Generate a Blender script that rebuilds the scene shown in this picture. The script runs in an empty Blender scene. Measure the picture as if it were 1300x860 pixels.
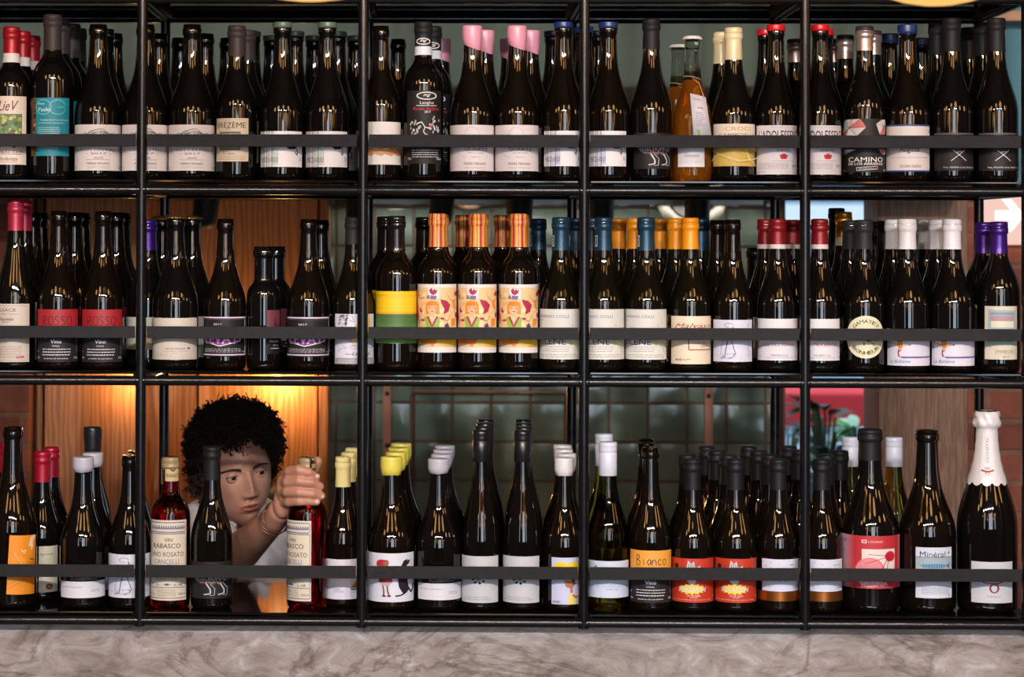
import bpy, bmesh, math, random
from mathutils import Vector, Matrix
random.seed(7)
sc = bpy.context.scene
COL = sc.collection
PI = math.pi
# ---------------------------------------------------------------- camera model (1300 x 860 frame)
FPX, PPX, PPY = 2726.0, 505.0, 276.0
CAM = Vector((0, -3.95, 1.70))
th, ph, ro = 0.0158, 0.0125, 0.0028
F_ = Vector((-math.sin(th) * math.cos(ph), math.cos(th) * math.cos(ph), math.sin(ph)))
R0 = F_.cross(Vector((0, 0, 1))).normalized()
U0 = R0.cross(F_).normalized()
R_ = (R0 * math.cos(ro) + U0 * math.sin(ro)).normalized()
U_ = R_.cross(F_).normalized()
def at(px, py, Y):
    d = F_ + R_ * ((px - PPX) / FPX) + U_ * ((PPY - py) / FPX)
    return CAM + d * ((Y - CAM.y) / d.y)
cd = bpy.data.cameras.new('camera')
cam = bpy.data.objects.new('camera', cd); COL.objects.link(cam)
M = Matrix.Identity(4)
for i in range(3):
    M[i][0], M[i][1], M[i][2], M[i][3] = R_[i], U_[i], -F_[i], CAM[i]
cam.matrix_world = M
cd.sensor_width = 36; cd.lens = FPX / 1300 * 36
cd.shift_x = (650 - PPX) / 1300; cd.shift_y = (PPY - 430) / 1300
cd.dof.use_dof = True; cd.dof.focus_distance = 4.0; cd.dof.aperture_fstop = 4.5
cd.clip_end = 60
sc.camera = cam
sc.view_settings.view_transform = 'Standard'; sc.view_settings.look = 'None'
sc.view_settings.gamma = 1; sc.view_settings.use_curve_mapping = False
sc.view_settings.exposure = -0.14
sc.cycles.use_denoising = True
sc.cycles.max_bounces = 10
sc.cycles.caustics_reflective = False; sc.cycles.caustics_refractive = False
sc.cycles.sample_clamp_indirect = 6

# ---------------------------------------------------------------- materials
def lin(c):
    return tuple((x / 255 / 12.92) if x / 255 <= 0.04045 else ((x / 255 + 0.055) / 1.055) ** 2.4 for x in c)
MC = {}
def mat(name, rgb, rough=0.5, metal=0.0, **kw):
    key = (name, tuple(rgb), rough, metal, tuple(sorted(kw.items())))
    if key in MC: return MC[key]
    m = bpy.data.materials.new(name); m.use_nodes = True
    b = m.node_tree.nodes['Principled BSDF']
    b.inputs['Base Color'].default_value = (*lin(rgb), 1)
    b.inputs['Roughness'].default_value = rough
    b.inputs['Metallic'].default_value = metal
    for k, v in kw.items():
        b.inputs[k].default_value = v
    MC[key] = m
    return m
def paper(rgb): return mat('paper', rgb if max(rgb) > 64 else tuple(int(v * .68) for v in rgb), 0.55, 0.0, **({'Specular IOR Level': .3} if max(rgb) <= 64 else {}))
def wax(rgb): return mat('wax', rgb, 0.32)
def foil(rgb, rough=0.38, metal=0.25): return mat('foil', rgb, rough, metal, **({'Specular IOR Level': .22} if rough >= .5 else {}))
GLASS = {
 'black': mat('dark_glass', (11, 9, 8), 0.035, 0, **{'IOR': 1.52}),
 'brown': mat('brown_glass', (17, 11, 7), 0.035, 0, **{'IOR': 1.52, 'Transmission Weight': 0.2}),
 'olive': mat('olive_glass', (150, 138, 30), 0.03, 0, **{'IOR': 1.38, 'Transmission Weight': 1.0}),
 'oliveb': mat('deep_olive_glass', (17, 14, 7), 0.035, 0, **{'IOR': 1.52, 'Transmission Weight': 0.2}),
 'rosato': mat('rosato_wine', (190, 8, 22), 0.03, 0, **{'IOR': 1.38, 'Transmission Weight': 1.0}),
 'clear': mat('clear_glass', (200, 205, 200), 0.03, 0, **{'IOR': 1.2, 'Transmission Weight': 1.0}),
 'amber': mat('amber_wine', (228, 132, 30), 0.03, 0, **{'IOR': 1.36, 'Transmission Weight': 0.85}),
}
def nt(m): return m.node_tree.nodes, m.node_tree.links
def ramp(nodes, stops):
    r = nodes.new('ShaderNodeValToRGB'); e = r.color_ramp.elements
    while len(e) < len(stops): e.new(0.5)
    for i, (p, c) in enumerate(stops): e[i].position = p; e[i].color = (*lin(c), 1)
    return r
def tex_mat(name, kind, stops, scale, rough=0.5, bump=0.0, stretch=(1, 1, 1), detail=8, dist=0.0, wave=None):
    m = bpy.data.materials.new(name); m.use_nodes = True
    N, Lk = nt(m); b = N['Principled BSDF']; b.inputs['Roughness'].default_value = rough
    tc = N.new('ShaderNodeTexCoord'); mp = N.new('ShaderNodeMapping'); mp.inputs['Scale'].default_value = stretch
    Lk.new(tc.outputs['Object'], mp.inputs['Vector'])
    if kind == 'noise':
        t = N.new('ShaderNodeTexNoise'); t.inputs['Scale'].default_value = scale; t.inputs['Detail'].default_value = detail
        t.inputs['Distortion'].default_value = dist; out = t.outputs['Fac']
    else:
        t = N.new('ShaderNodeTexWave'); t.inputs['Scale'].default_value = scale; t.inputs['Distortion'].default_value = dist
        t.inputs['Detail'].default_value = detail; t.inputs['Detail Scale'].default_value = wave or 1.0
        t.bands_direction = 'X'; out = t.outputs['Fac']
    Lk.new(mp.outputs['Vector'], t.inputs['Vector'])
    r = ramp(N, stops); Lk.new(out, r.inputs['Fac']); Lk.new(r.outputs['Color'], b.inputs['Base Color'])
    if bump:
        bp = N.new('ShaderNodeBump'); bp.inputs['Strength'].default_value = bump; bp.inputs['Distance'].default_value = 0.01
        Lk.new(out, bp.inputs['Height']); Lk.new(bp.outputs['Normal'], b.inputs['Normal'])
    return m
STEEL = tex_mat('black_powder_coated_steel', 'noise', [(0.3, (14, 14, 16)), (0.7, (20, 19, 21))], 60, 0.21)
STEEL.node_tree.nodes['Principled BSDF'].inputs['Specular IOR Level'].default_value = .36
STRIP = tex_mat('matt_black_flat_steel', 'noise', [(0.35, (29, 29, 32)), (0.65, (35, 34, 37))], 90, 0.6)
STRIP.node_tree.nodes['Principled BSDF'].inputs['Specular IOR Level'].default_value = .18
SHELF = mat('black_glass_shelf', (12, 11, 11), 0.06)

# ---------------------------------------------------------------- mesh helpers
def link(name, bm, mats, parent=None, smooth=True, loc=None):
    me = bpy.data.meshes.new(name); bm.to_mesh(me); bm.free()
    for m in (mats if isinstance(mats, (list, tuple)) else [mats]): me.materials.append(m)
    if smooth:
        me.shade_smooth()
        try: me.set_sharp_from_angle(angle=math.radians(40))
        except Exception: pass
    o = bpy.data.objects.new(name, me); COL.objects.link(o)
    if parent: o.parent = parent
    if loc: o.location = loc
    return o
def box(bm, a, b, mi=0, bev=0.0):
    a, b = Vector(a), Vector(b)
    r = bmesh.ops.create_cube(bm, size=1)
    vs = r['verts']
    for v in vs:
        v.co = Vector(((a[i] + b[i]) / 2 + v.co[i] * abs(b[i] - a[i]) for i in range(3)))
    fs = {f for v in vs for f in v.link_faces}
    for f in fs: f.material_index = mi
    if bev:
        es = {e for v in vs for e in v.link_edges}
        bmesh.ops.bevel(bm, geom=list(es), offset=bev, segments=2, affect='EDGES', profile=0.5)
def tube(bm, pts, rad, seg=16, mi=0, cap=True):
    pts = [Vector(p) for p in pts]
    rads = rad if isinstance(rad, (list, tuple)) else [rad] * len(pts)
    rings = []; prev = None
    for i, p in enumerate(pts):
        t = (pts[min(i + 1, len(pts) - 1)] - pts[max(i - 1, 0)]).normalized()
        if prev is None:
            n = t.orthogonal().normalized()
        else:
            n = (prev - t * prev.dot(t))
            n = n.normalized() if n.length > 1e-6 else t.orthogonal().normalized()
        prev = n; bt = t.cross(n)
        rings.append([bm.verts.new(p + (n * math.cos(2 * PI * k / seg) + bt * math.sin(2 * PI * k / seg)) * rads[i]) for k in range(seg)])
    for a, b in zip(rings, rings[1:]):
        for k in range(seg):
            f = bm.faces.new((a[k], a[(k + 1) % seg], b[(k + 1) % seg], b[k])); f.material_index = mi
    if cap:
        f = bm.faces.new(rings[0][::-1]); f.material_index = mi
        f = bm.faces.new(rings[-1]); f.material_index = mi
def lathe(bm, prof, seg=40, mi=0, fmi=None, warp=None, close=(True, True)):
    rings = []
    for j, (r, z) in enumerate(prof):
        ring = []
        for k in range(seg):
            a = 2 * PI * k / seg
            rr, zz = (r, z) if warp is None else warp(r, z, a, j)
            ring.append(bm.verts.new((rr * math.sin(a), -rr * math.cos(a), zz)))
        rings.append(ring)
    for j, (a, b) in enumerate(zip(rings, rings[1:])):
        for k in range(seg):
            f = bm.faces.new((a[k], a[(k + 1) % seg], b[(k + 1) % seg], b[k]))
            f.material_index = fmi(j, k, (prof[j][1] + prof[j + 1][1]) / 2) if fmi else mi
    if close[0]:
        f = bm.faces.new(rings[0][::-1]); f.material_index = fmi(0, 0, prof[0][1]) if fmi else mi
    if close[1]:
        f = bm.faces.new(rings[-1]); f.material_index = fmi(len(prof) - 2, 0, prof[-1][1]) if fmi else mi
def ellipsoid(bm, c, r, rot=None, u=24, v=16, mi=0):
    g = bmesh.ops.create_uvsphere(bm, u_segments=u, v_segments=v, radius=1)
    for x in g['verts']:
        p = Vector((x.co[0] * r[0], x.co[1] * r[1], x.co[2] * r[2]))
        if rot: p = rot @ p
        x.co = p + Vector(c)
    for f in {f for x in g['verts'] for f in x.link_faces}: f.material_index = mi
def empty(name, loc, rz=0):
    o = bpy.data.objects.new(name, None); COL.objects.link(o); o.location = loc; o.rotation_euler = (0, 0, rz)
    o.empty_display_size = 0.02
    return o
def tag(o, label, cat, group=None):
    o['label'] = label; o['category'] = cat
    if group: o['group'] = group
    return o
def struct(o):
    o['kind'] = 'structure'; return o

# ---------------------------------------------------------------- printed label art
TCACHE = {}
def text_mesh(s, shear=0.0):
    k = (s, shear)
    if k in TCACHE: return TCACHE[k]
    cu = bpy.data.curves.new('lettering', 'FONT'); cu.body = s; cu.resolution_u = 2; cu.shear = shear; cu.offset = 0.0 if 'M' in s else .008
    ob = bpy.data.objects.new('lettering', cu)
    me = bpy.data.meshes.new_from_object(ob)
    vs = [(v.co.x, v.co.y) for v in me.vertices]; fs = [tuple(p.vertices) for p in me.polygons]
    bpy.data.objects.remove(ob); bpy.data.curves.remove(cu); bpy.data.meshes.remove(me)
    xs = [v[0] for v in vs]; ys = [v[1] for v in vs]
    x0, x1, y0, y1 = min(xs), max(xs), min(ys), max(ys)
    vs = [((x - x0) / (x1 - x0 + 1e-9) - .5, (y - y0) / (y1 - y0 + 1e-9) - .5) for x, y in vs]
    TCACHE[k] = (vs, fs); return vs, fs
INK = (34, 30, 40)
class Art:
    """draws in a 0..1 square (x right, y up) that is wrapped on the bottle"""
    def __init__(s, base=(226, 220, 214), shape=None):
        s.items = []; s.layer = 0; s.base = base
        if shape == 'round': s.ell(.5, .5, .5, .5, base, 32)
        else: s.rect(0, 0, 1, 1, base)
    def add(s, vs, fs, c):
        s.items.append((vs, fs, c, s.layer)); s.layer += 1
    def rect(s, x0, y0, x1, y1, c): s.add([(x0, y0), (x1, y0), (x1, y1), (x0, y1)], [(0, 1, 2, 3)], c)
    def poly(s, pts, c): s.add(pts, [tuple(range(len(pts)))], c)
    def ell(s, cx, cy, rx, ry, c, n=20):
        s.poly([(cx + rx * math.cos(2 * PI * i / n), cy + ry * math.sin(2 * PI * i / n)) for i in range(n)], c)
    def text(s, t, cx, cy, w, h, c=INK, shear=0.0, rot=0.0, asp=1.0):
        vs, fs = text_mesh(t, shear); cr, sr = math.cos(rot), math.sin(rot)
        o = []
        for x, y in vs:
            x *= w; y *= h
            if abs(rot - PI / 2) < .01: x, y = -y, x
            elif rot: x, y = x * cr - y * sr * asp, x * sr / asp + y * cr
            o.append((cx + x, cy + y))
        s.add(o, fs, c)
    def line(s, pts, w, c, asp=1.0):
        vs, fs = [], []
        for (x0, y0), (x1, y1) in zip(pts, pts[1:]):
            dx, dy = (x1 - x0), (y1 - y0) * asp; l = math.hypot(dx, dy) + 1e-9
            nx, ny = -dy / l * w / 2, dx / l * w / 2 / asp
            n = len(vs); vs += [(x0 - nx, y0 - ny), (x1 - nx, y1 - ny), (x1 + nx, y1 + ny), (x0 + nx, y0 + ny)]
            fs.append((n, n + 1, n + 2, n + 3))
        s.add(vs, fs, c)
    def para(s, x0, y0, x1, y1, n, c=INK, seed=1):
        """rows of print too small to read"""
        rr = random.Random(seed); vs, fs = [], []
        for i in range(n):
            y = y1 - (y1 - y0) * (i + .5) / n; h = (y1 - y0) / n * .28; x = x0 + rr.random() * .03 * (x1 - x0)
            while x < x1 - .01:
                w = (x1 - x0) * rr.uniform(.025, .085); e = min(x + w, x1); k = len(vs)
                vs += [(x, y - h / 2), (e, y - h / 2), (e, y + h / 2), (x, y + h / 2)]; fs.append((k, k + 1, k + 2, k + 3))
                x = e + (x1 - x0) * .022
        s.add(vs, fs, c)
    def mesh(s, R, halfang, z0, z1, turn=0.0, off=0.0, tilt=0.0, rf=None):
        cols = []
        bm = bmesh.new(); W = 2 * halfang * R; H = z1 - z0
        for vs, fs, c, ly in s.items:
            if c not in cols: cols.append(c)
            ci = cols.index(c)
            bv = [bm.verts.new(((min(max(x, 0), 1) - .5) * W, ly * 0.00002, (min(max(y, 0), 1) - .5) * H)) for x, y in vs]
            for f in fs:
                try: ff = bm.faces.new([bv[i] for i in f]); ff.material_index = ci
                except ValueError: pass
        n = max(6, int(W / 0.0035))
        for i in range(1, n):
            x = -W / 2 + W * i / n
            bmesh.ops.bisect_plane(bm, geom=bm.verts[:] + bm.edges[:] + bm.faces[:], plane_co=(x, 0, 0), plane_no=(1, 0, 0), dist=1e-7)
        if rf:
            nz = max(2, int(H / 0.003))
            for i in range(1, nz):
                bmesh.ops.bisect_plane(bm, geom=bm.verts[:] + bm.edges[:] + bm.faces[:], plane_co=(0, 0, -H / 2 + H * i / nz), plane_no=(0, 0, 1), dist=1e-7)
        for v in bm.verts:
            x, d, z = v.co
            if tilt: x, z = x - z * tilt, z + x * tilt
            a = x / R + turn; r = (rf(z + (z0 + z1) / 2) if rf else R) + 0.0005 + off + d
            v.co = Vector((r * math.sin(a), -r * math.cos(a), z + (z0 + z1) / 2))
        bmesh.ops.recalc_face_normals(bm, faces=bm.faces)
        for f in bm.faces:
            c = f.calc_center_median()
            if f.normal.x * c.x + f.normal.y * c.y < 0: f.normal_flip()
        return bm, [paper(c) for c in cols]
# ---------------------------------------------------------------- bottles
SHAPES = {
 'burg': [(.42, 1), (.46, .975), (.50, .915), (.54, .83), (.58, .73), (.62, .635), (.66, .55), (.70, .485), (.75, .435), (.80, .405), (.86, .385), (.93, .37), (1, .365)],
 'rhone': [(.46, 1), (.50, .98), (.54, .92), (.58, .82), (.62, .70), (.66, .58), (.70, .49), (.75, .44), (.80, .41), (.86, .395), (.93, .385), (1, .38)],
 'bord': [(.585, 1), (.615, .99), (.645, .955), (.675, .875), (.70, .765), (.72, .64), (.74, .53), (.765, .45), (.80, .415), (.86, .40), (1, .385)],
 'flute': [(.36, 1), (.42, .975), (.48, .91), (.54, .81), (.60, .69), (.66, .57), (.72, .47), (.78, .41), (.85, .38), (.93, .365), (1, .36)],
 'squat': [(.56, 1), (.60, .99), (.635, .95), (.665, .86), (.69, .72), (.71, .61), (.735, .565), (.80, .56), (.90, .56), (1, .56)],
 'champ': [(.40, 1), (.45, .985), (.50, .93), (.55, .84), (.60, .73), (.65, .615), (.70, .51), (.75, .43), (.80, .375), (.86, .34), (.92, .325), (1, .325)],
 'round': [(.50, 1), (.54, .985), (.58, .945), (.62, .87), (.66, .765), (.70, .635), (.74, .51), (.78, .425), (.83, .385), (.90, .37), (1, .365)],
}
def radius_at(shape, R, H, z):
    P = SHAPES[shape]; t = z / H
    if t <= P[0][0]: return R
    for (a, ra), (b, rb) in zip(P, P[1:]):
        if t <= b: return R * (ra + (rb - ra) * (t - a) / (b - a))
    return R * P[-1][1]
def body_bm(shape, R, H, liquid=None, punt=True):
    bm = bmesh.new()
    prof = []
    if punt: prof += [(.0015, R * .30), (R * .35, R * .22), (R * .68, .003)]
    prof += [(R * .80, 0.0), (R * .90, .0008), (R * .965, .004), (R * .995, .010), (R, .018), (R, H * .22)]
    P = SHAPES[shape]
    dense = []
    for i in range(len(P) - 1):
        n = 2
        for k in range(n):
            t = k / n; p0 = P[max(i - 1, 0)]; p1 = P[i]; p2 = P[i + 1]; p3 = P[min(i + 2, len(P) - 1)]
            r = .5 * ((2 * p1[1]) + (-p0[1] + p2[1]) * t + (2 * p0[1] - 5 * p1[1] + 4 * p2[1] - p3[1]) * t * t + (-p0[1] + 3 * p1[1] - 3 * p2[1] + p3[1]) * t ** 3)
            dense.append((min(1, r) * R, (p1[0] + (p2[0] - p1[0]) * t) * H))
    rn = P[-1][1] * R
    dense = [d for d in dense if d[1] < H - .021]
    prof += dense
    prof += [(rn, H - .0205), (rn * 1.10, H - .0195), (rn * 1.13, H - .017), (rn * 1.13, H - .009), (rn * 1.10, H - .0075), (rn * 1.04, H - .007), (rn * 1.04, H - .0012), (rn * .98, H), (rn * .70, H), (rn * .66, H - .004)]
    fm = (lambda j, k, z: 1 if (liquid and z > liquid) else 0)
    lathe(bm, prof, 44, fmi=fm, close=(True, True))
    return bm
def cap_bm(shape, R, H, spec):
    """spec: type, colour(s), zlow + options -> bmesh, materials"""
    ty = spec[0]; bm = bmesh.new()
    rn = SHAPES[shape][-1][1] * R; rl = rn * 1.13
    ra = lambda z: radius_at(shape, R, H, z)
    if ty == 'foil':                      # sleeve capsule, optional coloured bands [(z0f,z1f,rgb)] in fractions of its height
        _, m, zl, bands = spec
        prof = []
        n = 14
        for i in range(n + 1):
            z = zl + (H - .022 - zl) * i / n
            prof.append((max(ra(z), rn) + .0009, z))
        mats = [m] + [b[2] for b in bands]
        def fm(j, k, z):
            t = (z - zl) / (H - zl)
            for q, b in enumerate(bands):
                if b[0] <= t <= b[1]: return q + 1
            return 0
        if bands and bands[0][0] == 'stripe':
            mats = [m, bands[0][2], bands[0][3]]
            pat = [0, 0, 1, 1, 0, 0, 2, 1]
            fm = lambda j, k, z: pat[k % 8]
        if bands and bands[0][0] == 'top':
            mats = [m, bands[0][2]]
            fm = lambda j, k, z: 1 if z > H - .0075 else 0
        # the band edges need rings of their own
        zz = sorted({zl + (H - zl) * e for b in bands if isinstance(b[0], float) for e in b[:2] if 0 < e < .85})
        for z in zz: prof.append((ra(z) + .0009, z))
        prof.sort(key=lambda p: p[1])
        prof += [(rl + .0010, H - .0195), (rl + .0012, H - .017), (rl + .0012, H - .010), (rl * .985, H - .0092), (rl + .0007, H - .008), (rl + .0004, H - .002), (rl - .001, H + .0008), (rl * .6, H + .0013), (rl * .2, H + .0013)]
        lathe(bm, prof, 48, fmi=fm, close=(False, True))
        return bm, mats
    if ty in ('wax', 'slant', 'disc'):
        _, m, zl, amp = spec
        t = {'wax': .0022, 'slant': .0018, 'disc': .0012}[ty]
        rr = random.Random(int(zl * 1e5)); ph = [rr.uniform(0, 6.28) for _ in range(3)]
        def low(a):
            if ty == 'slant': return zl + amp * (.5 + .5 * math.cos(a + 2.0))
            if ty == 'disc': return zl
            return zl - amp * max(0, math.sin(a * 3 + ph[0])) ** 3 - amp * .4 * math.sin(a * 2 + ph[1])
        prof = [(0, 0), (1, .02), (1, .3), (1, .5), (1, .62), (1, .80), (1.0, .88), (.985, .94), (.93, .985), (.6, 1.0), (.15, 1.0)]
        ztop = H + .002
        def warp(r, z, a, j):
            lo = low(a); zz = lo + (ztop - lo) * z
            base = rl if zz > H - .021 else rn + (rl - rn) * max(.35 if ty != 'disc' else 0, 1 - (H - .021 - zz) / .006)
            R2 = base + t
            if j == 0: return (rn + .0003, lo)
            if j == 1: R2 = rn + t * .7 if lo < H - .022 else rl + t * .6
            if j >= 6: R2 = (rl + t) * r
            return (R2, zz)
        lathe(bm, prof, 40, warp=warp, close=(False, True))
        return bm, [m]
    if ty == 'screw':
        _, m, zl, _b = spec
        prof = [(rl + .0004, zl), (rl + .0010, zl + .0006), (rl + .0008, H - .020), (rl + .0002, H - .0192), (rl + .0002, H - .0180), (rl + .0012, H - .0172), (rl + .0006, H - .0150), (rl + .0014, H - .0135), (rl + .0004, H - .0120), (rl + .0014, H - .0105), (rl + .0004, H - .0090), (rl + .0012, H - .0078), (rl + .0010, H - .0012), (rl - .0006, H + .0006), (rl * .5, H + .0008), (.001, H + .0008)]
        mats = [m] + ([_b[0]] if _b else [])
        lathe(bm, prof, 40, fmi=(lambda j, k, z: 1 if (_b and (zl + .002 < z < zl + .0045 or False)) else 0), close=(False, True))
        return bm, mats
    if ty == 'crown':
        _, m, zl, _b = spec
        prof = [(rl + .0030, H - .0045), (rl + .0028, H - .0035), (rl + .0014, H - .0005), (rl * .95, H + .0014), (rl * .6, H + .0019), (.001, H + .002)]
        def warp(r, z, a, j):
            return (r + (.0010 * math.cos(a * 21) if j <= 1 else 0), z)
        lathe(bm, prof, 84, warp=warp, close=(True, True))
        return bm, [m]
    if ty == 'champ':
        _, m, zl, _b = spec
        prof = []
        for i in range(11):
            z = zl + (H * .905 - zl) * i / 10
            prof.append((ra(z) + .0012 + .0006 * (i % 2), z))
        rt = rn * 1.32
        prof += [(rn * 1.12, H * .912), (rt, H * .920), (rt * 1.05, H * .935), (rt * 1.02, H * .95), (rt * .96, H * .965), (rt * 1.0, H * .98), (rt * .9, H * .994), (rt * .5, H * 1.0), (.002, H * 1.0)]
        rr = random.Random(3)
        def warp(r, z, a, j):
            w = .0
            if j >= 12: w = .0014 * math.sin(a * 7 + j) * (1 if j < 18 else .5) + rr.uniform(-.0006, .0006)
            if j == 0: return (ra(z - .004 * abs(math.sin(a * 6))) + .0012, z - .006 * abs(math.sin(a * 6)))
            return (max(.001, r + w), z)
        lathe(bm, prof, 48, warp=warp, close=(False, True))
        return bm, [m]
    return None, None

SHELF_Z = [at(600, 229.5, 0).z, at(600, 472.3, 0).z, at(600, 779.3, 0).z]
YF = 0.060
KIND = {}
PLACED = []
def front(row, kind, cx, top, Rpx, shape, glass, cap, lab, label, ref, Y=YF, liquid=None, turn=0.0, extra=None, only_kind=False, Ytop=None):
    zs = SHELF_Z[row]; p = at(cx, 240 + row * 250, Y)
    R = (at(cx + Rpx, 300, Y) - at(cx, 300, Y)).length
    H = at(cx, top, Ytop or Y).z - zs
    bms = body_bm(shape, R, H, liquid=(at(cx, liquid, Y).z - zs) if liquid else None)
    me = bpy.data.meshes.new('bottle_body'); bms.to_mesh(me); bms.free(); me.shade_smooth()
    me.materials.append(GLASS[glass]); 
    if liquid: me.materials.append(GLASS['clear'])
    parts = [('bottle_body', me, [])]
    def mk(nm, bm, mats, sub=()):
        m2 = bpy.data.meshes.new(nm); bm.to_mesh(m2); bm.free(); m2.shade_smooth()
        for q in mats: m2.materials.append(q)
        parts.append((nm, m2, list(sub))); return m2
    if cap:
        ty, cm, clo, opt = cap
        zl = (at(cx, clo, Y).z - zs) if clo else 0
        if ty == 'slant': zl, opt = zl, opt
        b2, ms = cap_bm(shape, R, H, (ty, cm, zl, opt))
        mk({'foil': 'capsule', 'wax': 'wax_seal', 'slant': 'wax_seal', 'disc': 'wax_seal', 'screw': 'screw_cap', 'crown': 'crown_cap', 'champ': 'foil_hood'}[ty], b2, ms)
    else:
        b2 = bmesh.new(); rn = SHAPES[shape][-1][1] * R
        lathe(b2, [(rn * .655, H - .010), (rn * .655, H - .0025), (rn * .5, H - .0022), (.0005, H - .0022)], 24, close=(True, True))
        mk('cork', b2, [mat('cork', (150, 118, 82), 0.8)])
    if lab:
        for L in (lab if isinstance(lab, list) else [lab]):
            x0, x1, y0, y1, art = L[:5]; nm = L[5] if len(L) > 5 else 'label'; tilt = L[6] if len(L) > 6 else 0.0
            rr = radius_at(shape, R, H, (at(cx, (y0 + y1) / 2, Y - R).z - zs)) if nm != 'label' else R
            hw = (x1 - x0) / 2 / 687; mid = ((x0 + x1) / 2 - cx) / 687
            s0 = max(-.985, min(.985, (mid - hw) / rr)); s1 = max(-.985, min(.985, (mid + hw) / rr))
            a0, a1 = math.asin(s0), math.asin(s1)
            # the camera sees the bottle along its own line of sight
            view = math.atan2(p.x - CAM.x, p.y - CAM.y)
            za = at(cx, y1, Y - R).z - zs; zb = at(cx, y0, Y - R).z - zs
            b2, ms = art.mesh(rr, (a1 - a0) / 2, za, zb, (a0 + a1) / 2 - view, tilt=tilt, rf=(lambda z, R=R, H=H: radius_at(shape, R, H, z) + (.0026 if shape == 'champ' else .0012)) if nm not in ('label', 'upper_label') else None)
            mk(nm, b2, ms)
    if extra:
        for nm, bm, ms in extra(R, H, zs, Y, cx): mk(nm, bm, ms)
    KIND[kind] = dict(parts=parts, R=R, H=H)
    if not only_kind: return place(kind, row, p.x, Y, label, ref, group=None, turn=turn)
GRP = ['bottles on the top shelf', 'bottles on the middle shelf', 'bottles on the bottom shelf']
REFS = {}
def place(kind, row, X, Y, label, ref, group=None, turn=0.0):
    K = KIND[kind]
    o = empty('wine_bottle', (X, Y, SHELF_Z[row]), turn)
    for nm, me, sub in K['parts']:
        c = bpy.data.objects.new(nm, me); COL.objects.link(c); c.parent = o
    tag(o, label, 'bottle', GRP[row])
    for (r2, x2, y2, R2, l2) in PLACED:
        if r2 == row:
            d = math.hypot(X - x2, Y - y2)
            if d < K['R'] + R2 - .0003: print('TOUCH row', row, label[:40], '|', l2[:40], round((K['R'] + R2 - d) * 1000, 1), 'mm')
    PLACED.append((row, X, Y, K['R'], label))
    if ref: REFS[ref] = 0
    return o
ORD = ['', 'directly', 'second in line', 'third in line']
def back(row, kind, px, k, desc, where, Y=None, turn=0.0):
    Y = YF + max(.0855, 2 * KIND[kind]['R'] + .0006) * k if Y is None else Y
    p = at(px, 240 + row * 250, Y)
    return place(kind, row, p.x, Y, '%s %s' % (desc, where), None, turn=turn + random.uniform(-.06, .06))
# ---------------------------------------------------------------- top shelf
CREAM = (222, 210, 198); WHITE = (232, 226, 226); LILAC = (228, 224, 232)
BLACKL = (40, 37, 39)
def a_grapes():
    A = Art((222, 206, 190)); A.text('LieV', .42, .86, .62, .15, (110, 60, 60), .4)
    A.rect(.02, .38, .84, .74, (96, 120, 78)); r = random.Random(4)
    for i in range(34):
        x, y = r.uniform(.06, .80), r.uniform(.41, .71); c = r.choice([(168, 176, 92), (120, 146, 96), (198, 190, 120), (70, 96, 66), (146, 160, 84)])
        A.ell(x, y, r.uniform(.04, .09), r.uniform(.02, .04), c, 9)
    A.ell(.52, .42, .17, .05, (120, 58, 60), 12); A.ell(.52, .43, .06, .02, (216, 200, 190), 8)
    A.text('BARBERA D\'ASTI', .45, .185, .80, .045, (90, 76, 72)); A.line([(.05, .15), (.84, .15)], .006, (90, 80, 76))
    A.text('Monferrato', .42, .085, .55, .06, (80, 66, 64), .4); A.line([(.1, .035), (.7, .035)], .005, (110, 96, 90))
    A.ell(.16, .28, .10, .03, (130, 40, 50)); A.ell(.60, .28, .06, .04, (120, 110, 70)); return A
def a_teal():
    A = Art((14, 134, 152)); W = (206, 226, 226)
    A.rect(0, 0, .24, 1, (92, 66, 44)); r = random.Random(2)
    for i in range(26): A.ell(r.uniform(.02, .21), r.uniform(.05, .96), r.uniform(.02, .05), r.uniform(.02, .05), r.choice([(196, 140, 50), (32, 36, 52), (150, 60, 40), (120, 96, 56), (40, 40, 40)]), 7)
    for cx in (.42, .72):
        pts = [(cx + .17 * math.cos(t), .84 + .125 * math.sin(t)) for t in [i * PI / 12 + (.3 if cx > .6 else 0) for i in range(23 if cx > .6 else 25)]]
        A.line(pts, .022, (92, 176, 186))
    A.rect(.72, .83, .87, .85, (92, 176, 186))
    A.text('Pasło', .44, .80, .26, .07, W); A.text('Rosso', .38, .90, .14, .035, W)
    A.text('Campania Uve di Serra', .66, .615, .62, .035, W); A.text('Indicazione Geografica', .60, .565, .54, .025, W)
    A.para(.30, .30, .76, .50, 6, W, 3); A.para(.30, .09, .74, .17, 2, W, 4); return A
def a_clos():
    A = Art((222, 212, 210)); g = (96, 90, 92)
    for i in range(9): A.line([(.5 + .26 * math.cos(t) * (1 - i * .03), .68 + (.13 + i * .012) * math.sin(t) + .02 * math.sin(5 * t + i)) for t in [j * PI / 14 for j in range(15)]], .006, g)
    for cx in (.30, .45, .62, .76):
        A.line([(cx + .07 * math.cos(t) * t / 5, .80 + .06 * math.sin(t) * t / 5) for t in [j * .5 for j in range(14)]], .012, (80, 74, 78))
    A.text('LE CLOS DES MAILLES', .5, .455, .86, .055, INK); A.text('- 2017 -', .5, .37, .40, .045, (120, 70, 74))
    A.text('SALON', .5, .275, .14, .04, INK); A.line([(.31, .235), (.68, .235)], .008, (90, 84, 90))
    A.text('PIERRE MENARD', .5, .15, .36, .05, INK); A.para(.32, .04, .68, .10, 2, (110, 104, 110), 2)
    A.text('75cl', .06, .07, .06, .04, g); A.text('13%vol', .92, .07, .08, .04, g); return A
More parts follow.
